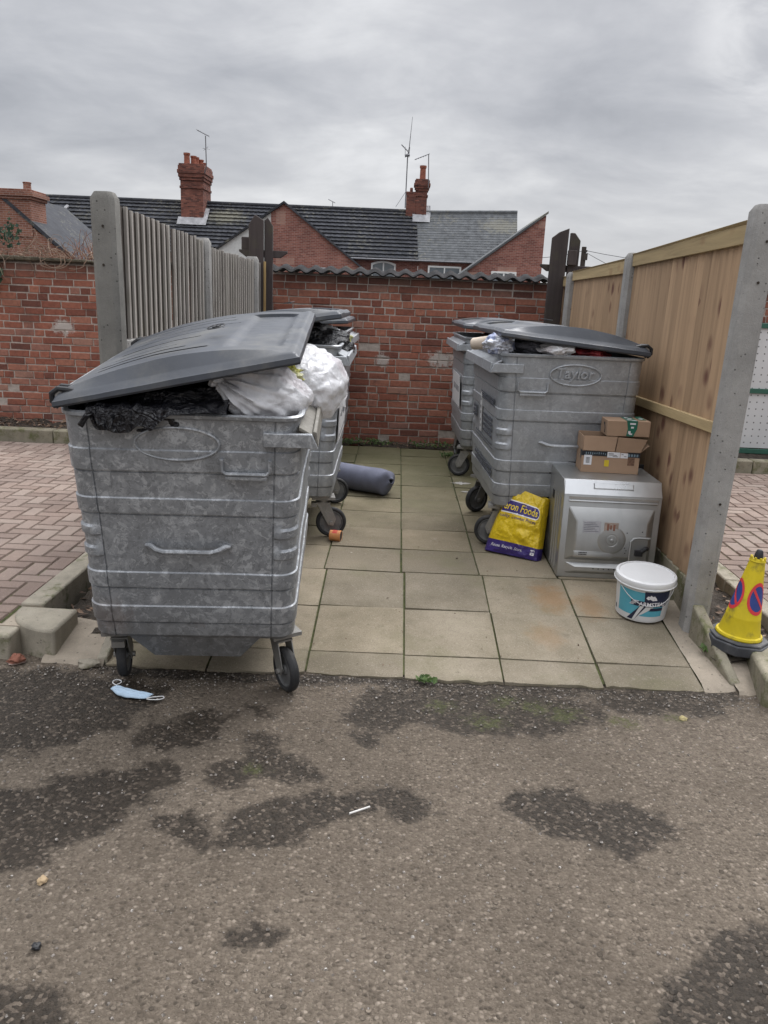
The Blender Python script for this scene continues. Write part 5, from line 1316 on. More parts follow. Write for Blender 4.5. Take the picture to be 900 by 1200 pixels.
# left side: pressed channels and a slot
b=MB()
for y in (.09,.16,.23): b.tube([(-.001,y,.03),(-.001,y,.46)],.007,6)
for (y,z) in ((.30,.47),(.35,.50)): b.box(-.0015,y,z-.02,.001,y+.03,z+.02)
b.build('side_channel',M_ZINC2,ov)
b=MB(); b.box(-.002,.29,.40,.001,.34,.45); b.build('side_slot',M_BLK,ov)
b=MB(); b.box(-.012,OD+.001,.0,OW_+.012,OD+.02,OH+.02); b.build('front_frame',M_BLK,ov)
for x,z in ((.03,.02),(.525,.02),(.03,.47),(.525,.47)):
    pass
# ------------------------------------------------------------------ cardboard boxes
M_CARD=simple('brown_cardboard',(.335,.225,.15),.85,var=.10,scale=6,bump=.2,bscale=60)
M_CARDI=simple('cardboard_inside',(.29,.19,.125),.88,var=.12,scale=6)
M_TAPEG=simple('green_tape',(.015,.115,.075),.35,var=.15); M_TAPEB=simple('black_tape',(.018,.02,.026),.35,var=.2)
M_PAPER=simple('white_label_paper',(.66,.66,.68),.6,var=.06,scale=30); M_YELL=simple('yellow_sticker',(.62,.46,.03),.6,var=.1); M_INK=simple('black_ink',(.03,.028,.03),.7)
zt_=OH+.003
bx_=thing('cardboard_box','open brown cardboard box with black tape and raised flaps standing on the oven','box',(1.290,4.80,zt_),(0,0,R(-3)))
w2,d2,h2=.168,.095,.130; th=.004
b=MB()
def wallq(x0,y0,x1,y1,z0,z1): b.box(x0,y0,z0,x1,y1,z1,r=.5)
wallq(-w2,-d2,w2,-d2+th,0,h2); wallq(-w2,d2-th,w2,d2,0,h2); wallq(-w2,-d2+th,-w2+th,d2-th,0,h2); wallq(w2-th,-d2+th,w2,d2-th,0,h2); wallq(-w2+th,-d2+th,w2-th,d2-th,0,th)
b.build('carton',M_CARD,bx_,bevel=.0012)
def flap(pts,nm='flap'):
    b=MB(); V=[Vector(p) for p in pts]; n=(V[1]-V[0]).cross(V[3]-V[0]).normalized()*.0035
    b.add([tuple(p) for p in V]+[tuple(p+n) for p in V],[(3,2,1,0),(4,5,6,7),(0,1,5,4),(1,2,6,5),(2,3,7,6),(3,0,4,7)]); return b.build(nm,M_CARD,bx_,fixn=True,bevel=.001)
flap([(-w2,-d2,h2+.001),(.018,-d2,h2+.001),(.030,-d2+.012,h2+.088),(-w2+.004,-d2+.010,h2+.086)])
flap([(.024,-d2+.001,h2+.001),(w2,-d2+.001,h2+.001),(w2+.03,-d2-.012,h2+.082),(.030,-d2-.008,h2+.088)])
flap([(-w2,d2,h2+.001),(-w2,-d2+.006,h2+.001),(-w2+.004,-d2+.012,h2+.083),(-w2+.0,d2,h2+.085)])
flap([(w2,-d2+.006,h2+.001),(w2,d2,h2+.001),(w2+.045,d2-.01,h2+.05),(w2+.05,-d2+.012,h2+.045)])
flap([(w2,d2,h2+.001),(-w2,d2,h2+.001),(-w2,d2-.003,h2+.09),(w2,d2-.003,h2+.09)])
b=MB(); b.box(-w2-.0012,-d2-.0012,h2-.030,.22*w2-.055,-d2-.0002,h2-.001); b.box(w2-.075,-d2-.0012,h2-.030,w2+.0012,-d2-.0002,h2-.001); b.box(-w2-.0012,-d2,h2-.030,-w2-.0002,-d2+.06,h2-.001)
b.prism([(-d2+.03,h2-.05),(-d2+.055,h2-.05),(-d2+.055,h2+.04),(-d2+.03,h2+.04)],-w2-.0014,-w2-.0004,'x')
b.build('black_tape',M_TAPEB,bx_)
b=MB()
for i in range(10):
    x=-w2+.02+i*.0125; b.box(x,-d2-.002,h2-.024+rng.uniform(0,.006),x+.005,-d2-.0014,h2-.012+rng.uniform(0,.005))
for i in range(4): b.box(w2-.068+i*.016,-d2-.002,h2-.025,w2-.058+i*.016,-d2-.0014,h2-.010)
b.build('tape_print',simple('pale_blue_print',(.16,.22,.26),.5),bx_)
b=MB(); b.box(-.022,-d2-.0014,h2-.036,.052,-d2-.0004,h2-.003); b.box(.055,-d2-.0014,h2-.036,.098,-d2-.0004,h2-.006); b.box(-w2+.012,-d2-.0014,.045,-w2+.058,-d2-.0004,.104); b.build('paper_label',M_PAPER,bx_)
b=MB()
for i in range(5): b.box(-w2+.024,-d2-.0022,.058+i*.007,-w2+.046,-d2-.0016,.061+i*.007)
for (x,z,l) in ((-.015,h2-.014,.03),(-.012,h2-.022,.045),(.01,h2-.03,.03),(.06,h2-.016,.012),(.076,h2-.027,.014)): b.box(x,-d2-.0022,z,x+l,-d2-.0016,z+.003)
b.build('barcode',M_INK,bx_)
b=MB(); b.box(-.035,-d2-.0014,.040,-.008,-d2-.0004,.078); b.build('yellow_sticker',M_YELL,bx_)
b=MB(); b.box(w2-.068,-d2-.0014,.052,w2-.028,-d2-.0006,.098); 
b.build('printed_panel',simple('brown_print',(.15,.085,.055),.8,var=.4,scale=90),bx_)
b=MB(); rows=[]
bag('crumpled_paper','crumpled dark brown packing paper inside the open cardboard box','paper',(1.19,4.81,zt_+.135),(.045,.05,.035),(0,0,1),31,simple('packing_paper',(.09,.06,.045),.9,var=.5,scale=30),0,.9,0,res=(30,40),lump=.5,sharp=.3)
tb=thing('cardboard_box','closed cardboard box with green tape sitting on the open box','box',(1.375,4.795,zt_+h2+.092),(0,R(-.5),R(-1.5)))
w3,d3,h3=.125,.085,.092
b=MB(); b.box(-w3,-d3,0,w3,d3,h3); b.build('carton',M_CARD,tb,bevel=.003)
b=MB(); b.box(-.015,-d3,h3+.0006,.050,d3,h3+.0014)
V=[(-.015,-d3-.001,h3+.001),(.050,-d3-.001,h3+.001),(.048,-d3-.0012,h3-.045),(.028,-d3-.0016,.0),(-.012,-d3-.0014,.004),(-.006,-d3-.001,h3-.045)]; b.add(V,[(0,5,4,3,2,1)])
b.box(w3-.055,-.03,h3+.0006,w3-.012,d3,h3+.0016); b.box(w3-.05,d3-.05,h3+.0018,w3-.02,d3+.006,h3+.006)
b.build('green_tape',M_TAPEG,tb,fixn=True,angle=0)
b=MB()
for (x0,y0,x1,y1) in ((.0,.03,.02,.06),(.012,.0,.035,.02),(-.005,-.05,.02,-.03),(.015,-.075,.045,-.06),(w3-.045,.0,w3-.025,.05),(w3-.035,.03,w3-.018,.065)): b.box(x0,y0,h3+.0020,x1,y1,h3+.0026)
for (x0,z0,x1,z1) in ((.005,h3-.02,.038,h3-.010),(.012,.05,.028,.060),(-.002,.018,.012,.034),(.004,.012,.022,.020)): b.box(x0,-d3-.0026,z0,x1,-d3-.0020,z1)
b.build('tape_print',M_PAPER,tb,angle=0)
# printed arrow on the end of the closed box
b=MB(); c_=[(-w3-.0012,lerp(.052,.018,k/10),.028+.036*math.sin(math.pi*k/10)**.7) for k in range(11)]
b.tube([(-w3-.001,-.03+.0,.016),(-w3-.001,-.034,.04),(-w3-.001,-.02,.066),(-w3-.001,-.004,.070)],.0028,5); b.tube([(-w3-.001,-.018,.075),(-w3-.001,-.002,.070),(-w3-.001,-.012,.058)],.0025,5)
b.build('printed_arrow',M_INK,tb)

# ------------------------------------------------------------------ yellow shopping bag
M_YBAG=m_bag('yellow_carrier_plastic',(.70,.49,.012),None,.36,.10,.3); M_PURP=m_bag('purple_carrier_plastic',(.04,.022,.15),None,.35,0,.35)
M_PUR2=simple('purple_print',(.035,.02,.14),.4,var=.1); M_YPR=simple('yellow_print',(.74,.55,.03),.4,var=.05); M_WPR=simple('white_print',(.72,.70,.72),.5,var=.05)
sb=thing('carrier_bag','yellow carrier bag with purple base leaning between bin and oven','bag',(.76,4.80,.0))
SO=Vector((.76,4.80,0))
c00=Vector((.612,4.89,.010)); c10=Vector((.905,4.715,.006)); c11=Vector((.950,4.845,.368)); c01=Vector((.768,4.965,.412))
def bagpt(u,v,off=0.0,back=False):
    p=c00.lerp(c10,u).lerp(c01.lerp(c11,u),v)
    # left edge bows, belly bulges
    p.x+=.030*math.sin(math.pi*v)*(1-u)*-.5
    bel=math.sin(math.pi*min(1,max(0,u)))**.6*(math.sin(math.pi*min(1,max(0,v*.92+.04)))**.8)
    wr=.012*math.sin(18*v+5*u+2*nz(u*3,v*4))*sm(.15,.35,v)*(1-sm(.42,.55,v))*sm(.25,.7,u)+.010*nz(u*5,v*7,2)+.005*nz(u*14,v*16,4)
    wr+=.010*math.sin(9*u+14*v)*sm(.75,.95,v)*.6
    ang=Vector((0,-.95,.32))
    if back: return p+Vector((.03,.06+.04*bel,-.01))
    e=min(u,1-u,v+.02,1-v)
    return p+ang*(.055*bel+wr*sm(0,.08,e)+off)
b=MB(); n=90
rows=[[tuple(bagpt(i/n,j/n)-SO) for i in range(n+1)] for j in range(n+1)]
b.grid(rows,fn=lambda i,j:1 if i/n<.185 else 0)
back=[[tuple(bagpt(i/n,j/n,back=True)-SO) for i in range(0,n+1,3)] for j in range(0,n+1,3)]
b.grid(back,flip=True,fn=lambda i,j:1 if i*3/n<.185 else 0)
for e in (0,n):
    rows=[[tuple(bagpt(e/n,j/n)-SO) for j in range(n+1)],[tuple((bagpt(e/n,j/n)*.5+bagpt(e/n,j/n,back=True)*.5+Vector((.02 if e else -.02,0,0)))-SO) for j in range(n+1)],[tuple(bagpt(e/n,j/n,back=True)-SO) for j in range(n+1)]]
    b.grid(rows,flip=(e==0),fn=lambda i,j:1 if j/n<.185 else 0)
rows=[[tuple(bagpt(i/n,0)-SO) for i in range(n+1)],[tuple(bagpt(i/n,0,back=True)-SO) for i in range(n+1)]]; b.grid(rows,flip=True,mi=1)
b.build('bag_film',[M_YBAG,M_PURP],sb,angle=70)
def onbag(V,F,u0,v0,us,vs,off,name,m,sub=0):
    b=MB(); b.add([tuple(bagpt(u0+x*us,v0+y*vs,off)-SO) for x,y,*_ in V],F); return b.build(name,m,sb,angle=0)
def strip2d(x0,x1,y0,y1,n=40,round_r=0):
    V=[];F=[]
    for i in range(n+1):
        x=lerp(x0,x1,i/n); hh=(y1-y0)/2; cy=(y0+y1)/2; q_=hh
        dx=max(0,x-(x1-hh)); q_=math.sqrt(max(0,hh*hh-dx*dx)) if round_r else hh
        for k in range(5): V.append((x,cy-q_+2*q_*k/4))
    for i in range(n):
        for k in range(4): F.append((i*5+k,(i+1)*5+k,(i+1)*5+k+1,i*5+k+1))
    return V,F
V,F=strip2d(0,.90,.615,.815,48,1); onbag(V,F,0.002,0,1,1,.0012,'white_outline',M_WPR)
V,F=strip2d(0,.885,.632,.80,48,1); onbag(V,F,0.002,0,1,1,.0022,'purple_ribbon',M_PUR2)
V,F=text_geo('eron Foods',1.0,bold=.012); x0,x1,y0,y1=align(V); onbag(V,F,.012-x0*.83/(x1-x0),.668-y0*.105/(y1-y0)*0,.83/(x1-x0),.115/(y1-y0),.0036,'yellow_lettering',M_YPR)
V,F=text_geo('uality. Lowest Prices',1.0,shear=.1,bold=.006); x0,x1,y0,y1=align(V); onbag(V,F,.012-x0*.82/(x1-x0),.548,.82/(x1-x0),.066/(y1-y0),.0016,'purple_lettering',M_PUR2)
V,F=text_geo('Reuse. Recycle. Store.',1.0,shear=.25); x0,x1,y0,y1=align(V); onbag(V,F,.06-x0*.62/(x1-x0),.088,.62/(x1-x0),.062/(y1-y0),.0016,'white_lettering',M_WPR)
V=[(.845,.065),(.925,.065),(.925,.15),(.845,.15)]; onbag(V,[(0,1,2,3)],0,0,1,1,.0016,'recycling_mark',M_WPR)
V=[];F=[]
for k in range(3):
    a=2*math.pi*k/3+.5; o=len(V)
    for rr_,da in ((.016,-.7),(.030,-.7),(.030,.5),(.016,.5)): V.append((.885+rr_*math.cos(a+da),.107+rr_*math.sin(a+da)))
    F.append((o,o+1,o+2,o+3))
onbag(V,F,0,0,1,1,.0026,'recycling_arrow',M_PUR2)
# bottle behind the bag
bt=thing('plastic_bottle','clear plastic bottle with dark cap poking up behind the yellow bag','bottle',(.905,4.98,.125),(R(4),R(4),0))
g=G('clear_bottle'); M_BOT=g.out((.50,.51,.54),.2,0,None,.6,extra={'Transmission Weight':.45})
b=MB(); b.lathe([(0,0),(.040,.0),(.045,.02),(.045,.16),(.040,.21),(.030,.25),(.016,.28),(.014,.295)],24); b.build('bottle_body',M_BOT,bt)
b=MB(); b.lathe([(.0,.292),(.018,.292),(.018,.318),(0,.32)],18); b.build('cap',M_BLK,bt)
b=MB(); b.lathe([(.0458,.06),(.0458,.13)],24); b.build('bottle_label',simple('orange_label',(.55,.17,.06),.5),bt)

# ------------------------------------------------------------------ paint tub
M_WPL=simple('white_tub_plastic',(.62,.62,.62),.38,var=.06,scale=5,dirt=(.48,.46,.43),dscale=5,dlo=.55,dhi=.8,bump=.05)
M_TURQ=simple('turquoise_label',(.09,.36,.46),.42,var=.12); M_NAVY=simple('navy_label',(.018,.022,.05),.42,var=.2)
pt=thing('paint_tub','white plastic paint tub with turquoise and navy label beside the oven','tub',(1.352,4.04,bayz(4.04)+.006),(R(5.5),R(0),R(0)))
RT,RBm,HT=.150,.128,.232
def rad_t(z): return lerp(RBm,RT-.004,z/HT)
b=MB(); b.lathe([(0,.004),(RBm-.012,.004),(RBm-.008,0),(RBm,.006),(rad_t(.2),.2),(rad_t(.21),.212)],64); b.build('tub_body',M_WPL,pt,angle=40)
b=MB(); b.lathe([(rad_t(.2),.196),(RT+.004,.196),(RT+.006,.20),(RT+.006,.226),(RT+.003,.232),(RT-.010,.236),(RT-.013,.230),(RT-.020,.229),(0,.231)],64); b.tube([(RT*math.cos(2*math.pi*k/64)*1.04,RT*math.sin(2*math.pi*k/64)*1.04,.200) for k in range(65)],.004,6,cap=False); b.build('lid',M_WPL,pt,angle=40)
b=MB(); hp=[]
for k in range(25):
    a=R(197+ 146*k/24); dz=-.085*math.sin(math.pi*k/24); hp.append(((rad_t(.19+dz)+.006)*math.cos(a),(rad_t(.19+dz)+.006)*math.sin(a),.19+dz))
b.tube(hp,.002,6); b.build('handle',M_WPL,pt)
def ontub(V,F,off,name,m):
    # x = angle in degrees from the front (towards the road, positive to the right), y = height
    b=MB(); b.add([((rad_t(y)+off)*math.sin(R(x-27)),-(rad_t(y)+off)*math.cos(R(x-27)),y) for x,y,*_ in V],F); return b.build(name,m,pt,angle=30,fixn=False)
def quad2(x0,x1,y0,y1,sl=0,sr=0,n=12,mm=6):
    V=[];F=[]
    for j in range(mm+1):
        y=lerp(y0,y1,j/mm)
        for i in range(n+1): V.append((lerp(x0+sl*j/mm,x1+sr*j/mm,i/n),y))
    for j in range(mm):
        for i in range(n): F.append((j*(n+1)+i,j*(n+1)+i+1,(j+1)*(n+1)+i+1,(j+1)*(n+1)+i))
    return V,F
V,F=quad2(-48,58,.040,.178); ontub(V,F,.0006,'turquoise_label',M_TURQ)
V,F=quad2(-22,-8,.014,.178,62,86,18,12); ontub(V,F,.0010,'white_stripe',M_WPL)
V,F=quad2(-20,-3,.014,.10,26,22,12,8); ontub(V,F,.0015,'navy_label',M_NAVY)
V,F=quad2(-8,-3,.014,.10,14,17,6,8); ontub(V,F,.0018,'white_stripe',M_WPL)
V,F=quad2(14,72,.118,.185,-2,0,18,6); ontub(V,F,.0015,'navy_label',M_NAVY)
V,F=quad2(-14,66,.098,.128,0,4,20,4); ontub(V,F,.0018,'navy_label',M_NAVY)
V,F=quad2(26,58,.074,.092,3,0,10,3); ontub(V,F,.0016,'navy_label',M_NAVY)
V,F=quad2(2,58,.014,.040,4,0,14,3); ontub(V,F,.0012,'white_stripe',M_WPL)
V=[(16,.15),(19,.162),(23,.160),(25,.168),(29,.160),(33,.163),(37,.152),(40,.138),(30,.136),(25,.144),(20,.140)]; ontub([(28,.148)]+V,[(0,i+1,(i+1)%len(V)+1) for i in range(len(V))],.0022,'white_emblem',M_WPR)
V,F=text_geo('ARMSTEAD',1.0,bold=.02); x0,x1,y0,y1=align(V); ontub([(3+(x-x0)*62/(x1-x0),.101+(y-y0)*.024/(y1-y0)) for x,y,*_ in V],F,.0026,'white_lettering',M_WPR)
V=[];F=[]
for k,(xa,xb,ya) in enumerate(((-16,-4,.108),(-13,0,.116),(-10,2,.124),(-18,-8,.100))):
    o=len(V); V+=[(xa,ya),(xb,ya+.002),(xb+1,ya+.006),(xa+3,ya+.005)]; F.append((o,o+1,o+2,o+3))
ontub(V,F,.0028,'white_feather',M_WPR)
V,F=quad2(-66,-59,.030,.055); ontub(V,F,.0006,'small_print',M_PRINT)

# ------------------------------------------------------------------ no-waiting cone
M_CONE=simple('yellow_cone_plastic',(.58,.45,.012),.6,var=.14,scale=6,dirt=(.16,.13,.035),dscale=8,dlo=.50,dhi=.74)
M_CBASE=simple('black_rubber_base',(.05,.052,.058),.7,var=.25,dirt=(.13,.125,.12),dscale=6,dlo=.45,dhi=.75)
M_REDP=simple('red_print_ring',(.60,.045,.05),.5,var=.1); M_BLUEP=simple('blue_print_disc',(.03,.055,.22),.5,var=.15)
cn=thing('traffic_cone','yellow no waiting cone with blue and red roundels on a black base','cone',(1.70,3.64,-.035),(R(1),R(4.5),0))
b=MB(); pl=[]
for k in range(8):
    a=R(22.5+45*k); pl.append((.20*math.cos(a),.20*math.sin(a)))
b.prism(pl,.0,.05,'z'); b.prism([(x*.93,y*.93) for x,y in pl],.05,.062,'z'); b.build('base',M_CBASE,cn,bevel=.008)
def rc_(z): return lerp(.125,.043,(z-.06)/.40)
b=MB(); b.lathe([(.138,.062),(.142,.068),(.138,.078),(.126,.082),(rc_(.16),.16),(rc_(.165)+.002,.165),(rc_(.17)+.001,.17),(rc_(.40),.40),(rc_(.445),.445),(rc_(.445)+.004,.449),(.044,.462),(.034,.462)],48); b.build('cone_body',M_CONE,cn,angle=40)
b=MB()
for k in range(8):
    a=2*math.pi*k/8; b.box(-.006,-.006,0,.006,.006,.018,M=Matrix.Translation((.041*math.cos(a),.041*math.sin(a),.452))@Matrix.Rotation(a,4,'Z'))
b.build('crown_teeth',M_CONE,cn)
b=MB(); b.lathe([(.030,.44),(.026,.475),(.020,.498),(.012,.505),(0,.506)],16); b.box(-.014,-.012,.49,.026,.012,.515,M=Matrix.Rotation(R(8),4,'Y')); b.build('broken_top',M_BLK,cn,bevel=.003)
def oncone(a0,zc,rx,rz,off,name,m,inner=0.0,diag=False):
    V=[];F=[]; n=36; mm=5
    if diag:
        for i in range(13):
            t=lerp(-1,1,i/12)
            for s_ in (-.13,.13): V.append((t*.70-s_*.7,t*-.70-s_*.7))
        F=[(2*i,2*i+1,2*i+3,2*i+2) for i in range(12)]
    else:
        for j in range(mm+1):
            q_=lerp(inner,1,j/mm)
            for i in range(n): V.append((q_*math.cos(2*math.pi*i/n),q_*math.sin(2*math.pi*i/n)))
        F=[(j*n+i,j*n+(i+1)%n,(j+1)*n+(i+1)%n,(j+1)*n+i) for j in range(mm) for i in range(n)]
    b=MB(); P=[]
    for x,y in V:
        z=zc+y*rz; r_=rc_(z)+off; a=R(a0)+x*rx/rc_(zc); P.append((r_*math.sin(a),-r_*math.cos(a),z))
    b.add(P,F); return b.build(name,m,cn,angle=40)
cn.scale=(.76,.76,.98)
for a0 in (-90,18,138):
    oncone(a0,.275,.060,.075,.0012,'blue_disc',M_BLUEP); oncone(a0,.275,.064,.080,.0020,'red_ring',M_REDP,.78); oncone(a0,.275,.05,.062,.0026,'red_bar',M_REDP,diag=True)

# ------------------------------------------------------------------ roll of carpet, tin
M_CARP=simple('grey_blue_carpet',(.14,.147,.195),.95,var=.12,scale=10,bump=.6,bscale=300,bdist=.003)
b=MB(); rows=[]; A=Vector((-.62,6.62,.0)); B=Vector((-.005,6.26,.0)); ax=(B-A).normalized(); sdv=Vector((-ax.y,ax.x,0)); 
nl=80; turns=1.12; ns=90
for i in range(nl+1):
    t=i/nl; c=A.lerp(B,t); row=[]
    for k in range(ns+1):
        f=k/ns; a=-R(60)+turns*2*math.pi*f; r_=(.112-.004*f)*(1+.05*nz(t*4,math.cos(a)*1.2,math.sin(a)*1.2))*(1-.80*sm(.90,1.0,t)**2)*(1+.12*math.sin(a*3+1)*sm(.85,.97,t)); fold=.012*nz(t*5,f*6,3)*sm(.6,1,t)
        ex=.03*nz(a*.6,3.3)*sm(.93,1,t)
        row.append(c+ax*ex+sdv*(math.cos(a)*r_*1.08)+Vector((0,0,.106+.018*sm(.9,1,t)+math.sin(a)*(r_+fold)*.93)))
    rows.append(row)
b.grid(rows)
tag(b.build('carpet_roll',M_CARP,None,(-.3,6.45,0),angle=80),'grey blue roll of carpet lying on the slabs beside the bin with the notice','carpet')
o_=[o for o in COL.objects if o.name.startswith('carpet_roll')][0]; so_=o_.modifiers.new('Solid','SOLIDIFY'); so_.thickness=.007
tn=thing('paper_cup','small orange tub lying on its side beside the near wheel','tub',(-.352,4.97,.036),(0,R(90),R(-10)))
b=MB(); b.lathe([(.030,-.038),(.034,-.036),(.036,.036),(.033,.036),(.030,-.03),(0,-.03)],28); b.build('tub_wall',simple('orange_tub',(.56,.24,.09),.55,var=.15,scale=25),tn)
b=MB(); b.lathe([(0,.030),(.033,.030),(.0335,.034)],24); b.build('dark_inside',M_BLK,tn)
b=MB()
for a in (150,172,195,215): 
    V=[((.0364)*math.cos(R(a+da)),.0364*math.sin(R(a+da)),z) for da,z in ((0,-.02),(12,-.016),(14,.012),(3,.016))]; b.add(V,[(0,1,2,3)])
b.build('red_print',M_REDP,tn,angle=0)

# ------------------------------------------------------------------ face mask, straw
fm=thing('face_mask','crumpled pale blue disposable face mask lying on the asphalt','face mask',(-1.065,3.075,road_z(-1.065,3.075)+.004),(0,0,R(-24)))
M_MASK=simple('pale_blue_mask',(.42,.54,.66),.8,var=.08,scale=20,bump=.3); M_LOOP=simple('white_elastic',(.62,.62,.62),.8)
b=MB(); rows=[]
for j in range(22):
    v=j/21; row=[]
    for i in range(41):
        u=i/40; w_=.062*(.62+.38*math.sin(math.pi*u))
        pl_=.006*abs(math.sin(v*math.pi*4)); bow=.016*math.sin(math.pi*u)
        row.append(((u-.5)*.19,(v-.5)*w_-.020*math.sin(math.pi*u)+.012*(u-.5),.004+pl_+bow*math.sin(math.pi*v)+.004*nz(u*5,v*5)))
    rows.append(row)
b.grid(rows); o=b.build('mask_fabric',M_MASK,fm,angle=60); so_=o.modifiers.new('Solid','SOLIDIFY'); so_.thickness=.0025
for sx,pts in ((-1,[(-.093,.012,.006),(-.115,.012,.010),(-.128,.030,.012),(-.118,.048,.010),(-.100,.046,.008),(-.096,.034,.006),(-.100,.02,.005)]),(1,[(.092,-.014,.005),(.11,-.004,.010),(.135,.012,.012),(.150,.022,.012),(.158,.012,.010),(.148,-.006,.010),(.12,-.014,.006),(.095,-.018,.004)])):
    P=[Vector(p) for p in pts]; Q=[]
    for i in range(len(P)-1):
        p0=P[max(i-1,0)];p1=P[i];p2=P[i+1];p3=P[min(i+2,len(P)-1)]
        for k in range(5):
            t=k/5; Q.append(.5*((2*p1)+(p2-p0)*t+(2*p0-5*p1+4*p2-p3)*t*t+(3*p1-p0-3*p2+p3)*t**3))
    b=MB(); b.tube(Q+[P[-1]],.0021,6); b.build('ear_loop',M_LOOP,fm)
b=MB(); b.tube([(-.094,2.312,-.128),(-.028,2.352,-.127)],.0032,8); tag(b.build('lolly_stick',simple('white_stick',(.62,.60,.57),.7),None,(-.06,2.33,-.13)),'thin white stick lying on a dark patch of asphalt','stick')
def lump(name,label,cat,c,r_,m,seed,sq=(1,1,.6)):
    bag(name,label,cat,c,(r_*sq[0],r_*sq[1],r_*sq[2]),(0,0,1),seed,m,0,.8,0,res=(14,18),lump=.5,sharp=.1)
lump('brick_fragment','small orange brick fragment at the foot of the quadrant kerb','rubble',(-1.66,3.30,-.115),.035,M_HB2,41)
lump('stone','pale stone at the foot of the haunching near the quadrant kerb','stone',(-1.34,3.31,-.125),.040,M_KERB,42,(1.3,.8,.5))
lump('clod','small black clod on the asphalt in the lower left','rubble',(-.867,1.70,-.130),.012,M_BLK,43)
lump('stone','small tan stone on the asphalt at the left edge','stone',(-.955,1.94,-.132),.014,simple('tan_stone',(.38,.28,.17),.9),44)
lump('stone','small yellowish stone on the asphalt near the mossy slab edge','stone',(1.264,3.065,-.130),.016,simple('ochre_stone',(.36,.30,.15),.9),45)
for k,(x,y,l,s_) in enumerate(((.595,6.84,'white smear of paper on the slabs near the middle of the bay',(.085,.05)),(.607,6.52,'smaller white paper scrap on the slabs in front of the white smear',(.045,.022)))):
    b=MB(); rows=[[(x+(i/8-.5)*2*s_[0]*(.35+.65*math.sin(math.pi*(j+.5)/7))*(1+.6*nz(j*.9,i*.5,k)),y+(j/6-.5)*2*s_[1]*(.3+.7*math.sin(math.pi*(i+.5)/9))*(1+.6*nz(i*.8,j*.7,k)),.006+.004*nz(i*.7,j*.9,k+2)) for i in range(9)] for j in range(7)]; b.grid(rows)
    tag(b.build('paper_scrap',simple('dirty_paper',(.42,.40,.37),.9,var=.2),None,(x,y,.004)),l,'paper')

# ------------------------------------------------------------------ plants
def m_leaf(name,cols):
    g=G(name); r=g.attr('rnd'); c=g.ramp(r,[(i/(len(cols)-1),c_) for i,c_ in enumerate(cols)])
    return g.out(c,.6,0,None,.3,translucent=.2)
M_IVY=m_leaf('ivy_leaf',[(.012,.030,.022),(.025,.055,.030),(.05,.085,.045)]); M_WEED=m_leaf('weed_leaf',[(.035,.07,.02),(.07,.12,.03),(.10,.15,.05)])
M_TWIG=simple('bare_twig',(.24,.165,.12),.9,var=.4); M_RTWIG=simple('red_brown_twig',(.21,.10,.06),.9,var=.4); M_DEAD=m_leaf('dead_leaf',[(.06,.035,.022),(.12,.075,.05),(.20,.13,.085),(.30,.22,.16)])
def leafquad(b,p,n,size,asp=.7,mi=0):
    n=Vector(n).normalized(); u=n.orthogonal().normalized(); u.rotate(Matrix.Rotation(rng.uniform(0,6.28),3,n)); v=n.cross(u); p=Vector(p)
    b.add([p-u*size*.5,p-v*size*asp*.4+u*size*.05,p+u*size*.5-n*size*.1,p+v*size*asp*.4+u*size*.05],[(0,1,2,3)],mi)
iv=thing('ivy','dark green ivy hanging over the left end of the brick wall','ivy',(-4.15,8.70,1.5))
b=MB(); b2=MB()
for k in range(9):
    x=rng.uniform(-4.8,-4.2); p=Vector((x,8.68,1.83)); pts=[p.copy()]
    for i in range(9):
        p=p+Vector((rng.uniform(-.05,.05)+.01,rng.uniform(-.012,.004),-rng.uniform(.015,.05))); pts.append(p.copy())
        for q_ in range(4): leafquad(b,p+Vector((rng.uniform(-.05,.05),rng.uniform(-.05,0),rng.uniform(-.04,.04)))-Vector(iv.location),(rng.uniform(-.6,.6),-1,rng.uniform(-.2,.8)),rng.uniform(.04,.075),.95)
    b2.tube([q_-Vector(iv.location) for q_ in pts],.006,5)
for k in range(70):
    p=Vector((rng.gauss(-4.10,.05),8.72+rng.uniform(-.1,.1),2.02+rng.gauss(0,.07))); leafquad(b,p-Vector(iv.location),(rng.uniform(-1,1),-1,rng.uniform(-.2,1)),rng.uniform(.035,.065),.9)
b.build('ivy_leaves',M_IVY,iv,angle=0); b2.build('ivy_stem',M_TWIG,iv)
cl_=thing('bare_climber','tangle of bare pale climbing stems along the top of the left wall','climber',(-3.7,8.72,1.78))
b=MB(); O_=Vector(cl_.location)
for k in range(75):
    x=rng.uniform(-4.7,-3.15); p=Vector((x,8.72+rng.uniform(-.08,.15),1.82)); d=Vector((rng.uniform(-1,1),rng.uniform(-.5,.3),rng.uniform(.2,1))).normalized(); pts=[p-O_]
    for i in range(9):
        d=(d+Vector((rng.gauss(0,.35),rng.gauss(0,.2),rng.gauss(-.13,.28)))).normalized(); p=p+d*rng.uniform(.03,.065)
        if p.z>2.08-.2*abs(x+4.0): d.z-=.7
        pts.append(p-O_)
    r0=rng.uniform(.003,.006); b.tube(pts,[lerp(r0,.0012,i/9) for i in range(10)],4)
for k in range(4):
    cx=rng.uniform(-3.9,-3.4); pts=[Vector((cx+.13*math.cos(a_)*rng.uniform(.9,1.2),8.68,1.80+.10*math.sin(a_)))-O_ for a_ in [R(200+k*25+i*22) for i in range(10)]]; b.tube(pts,.005,5)
b.build('stems',M_TWIG,cl_)
sh=thing('bare_shrub','red brown bare twiggy shrub behind the left wall near the tall concrete post','shrub',(-3.6,9.6,0))
b=MB(); O_=Vector(sh.location)
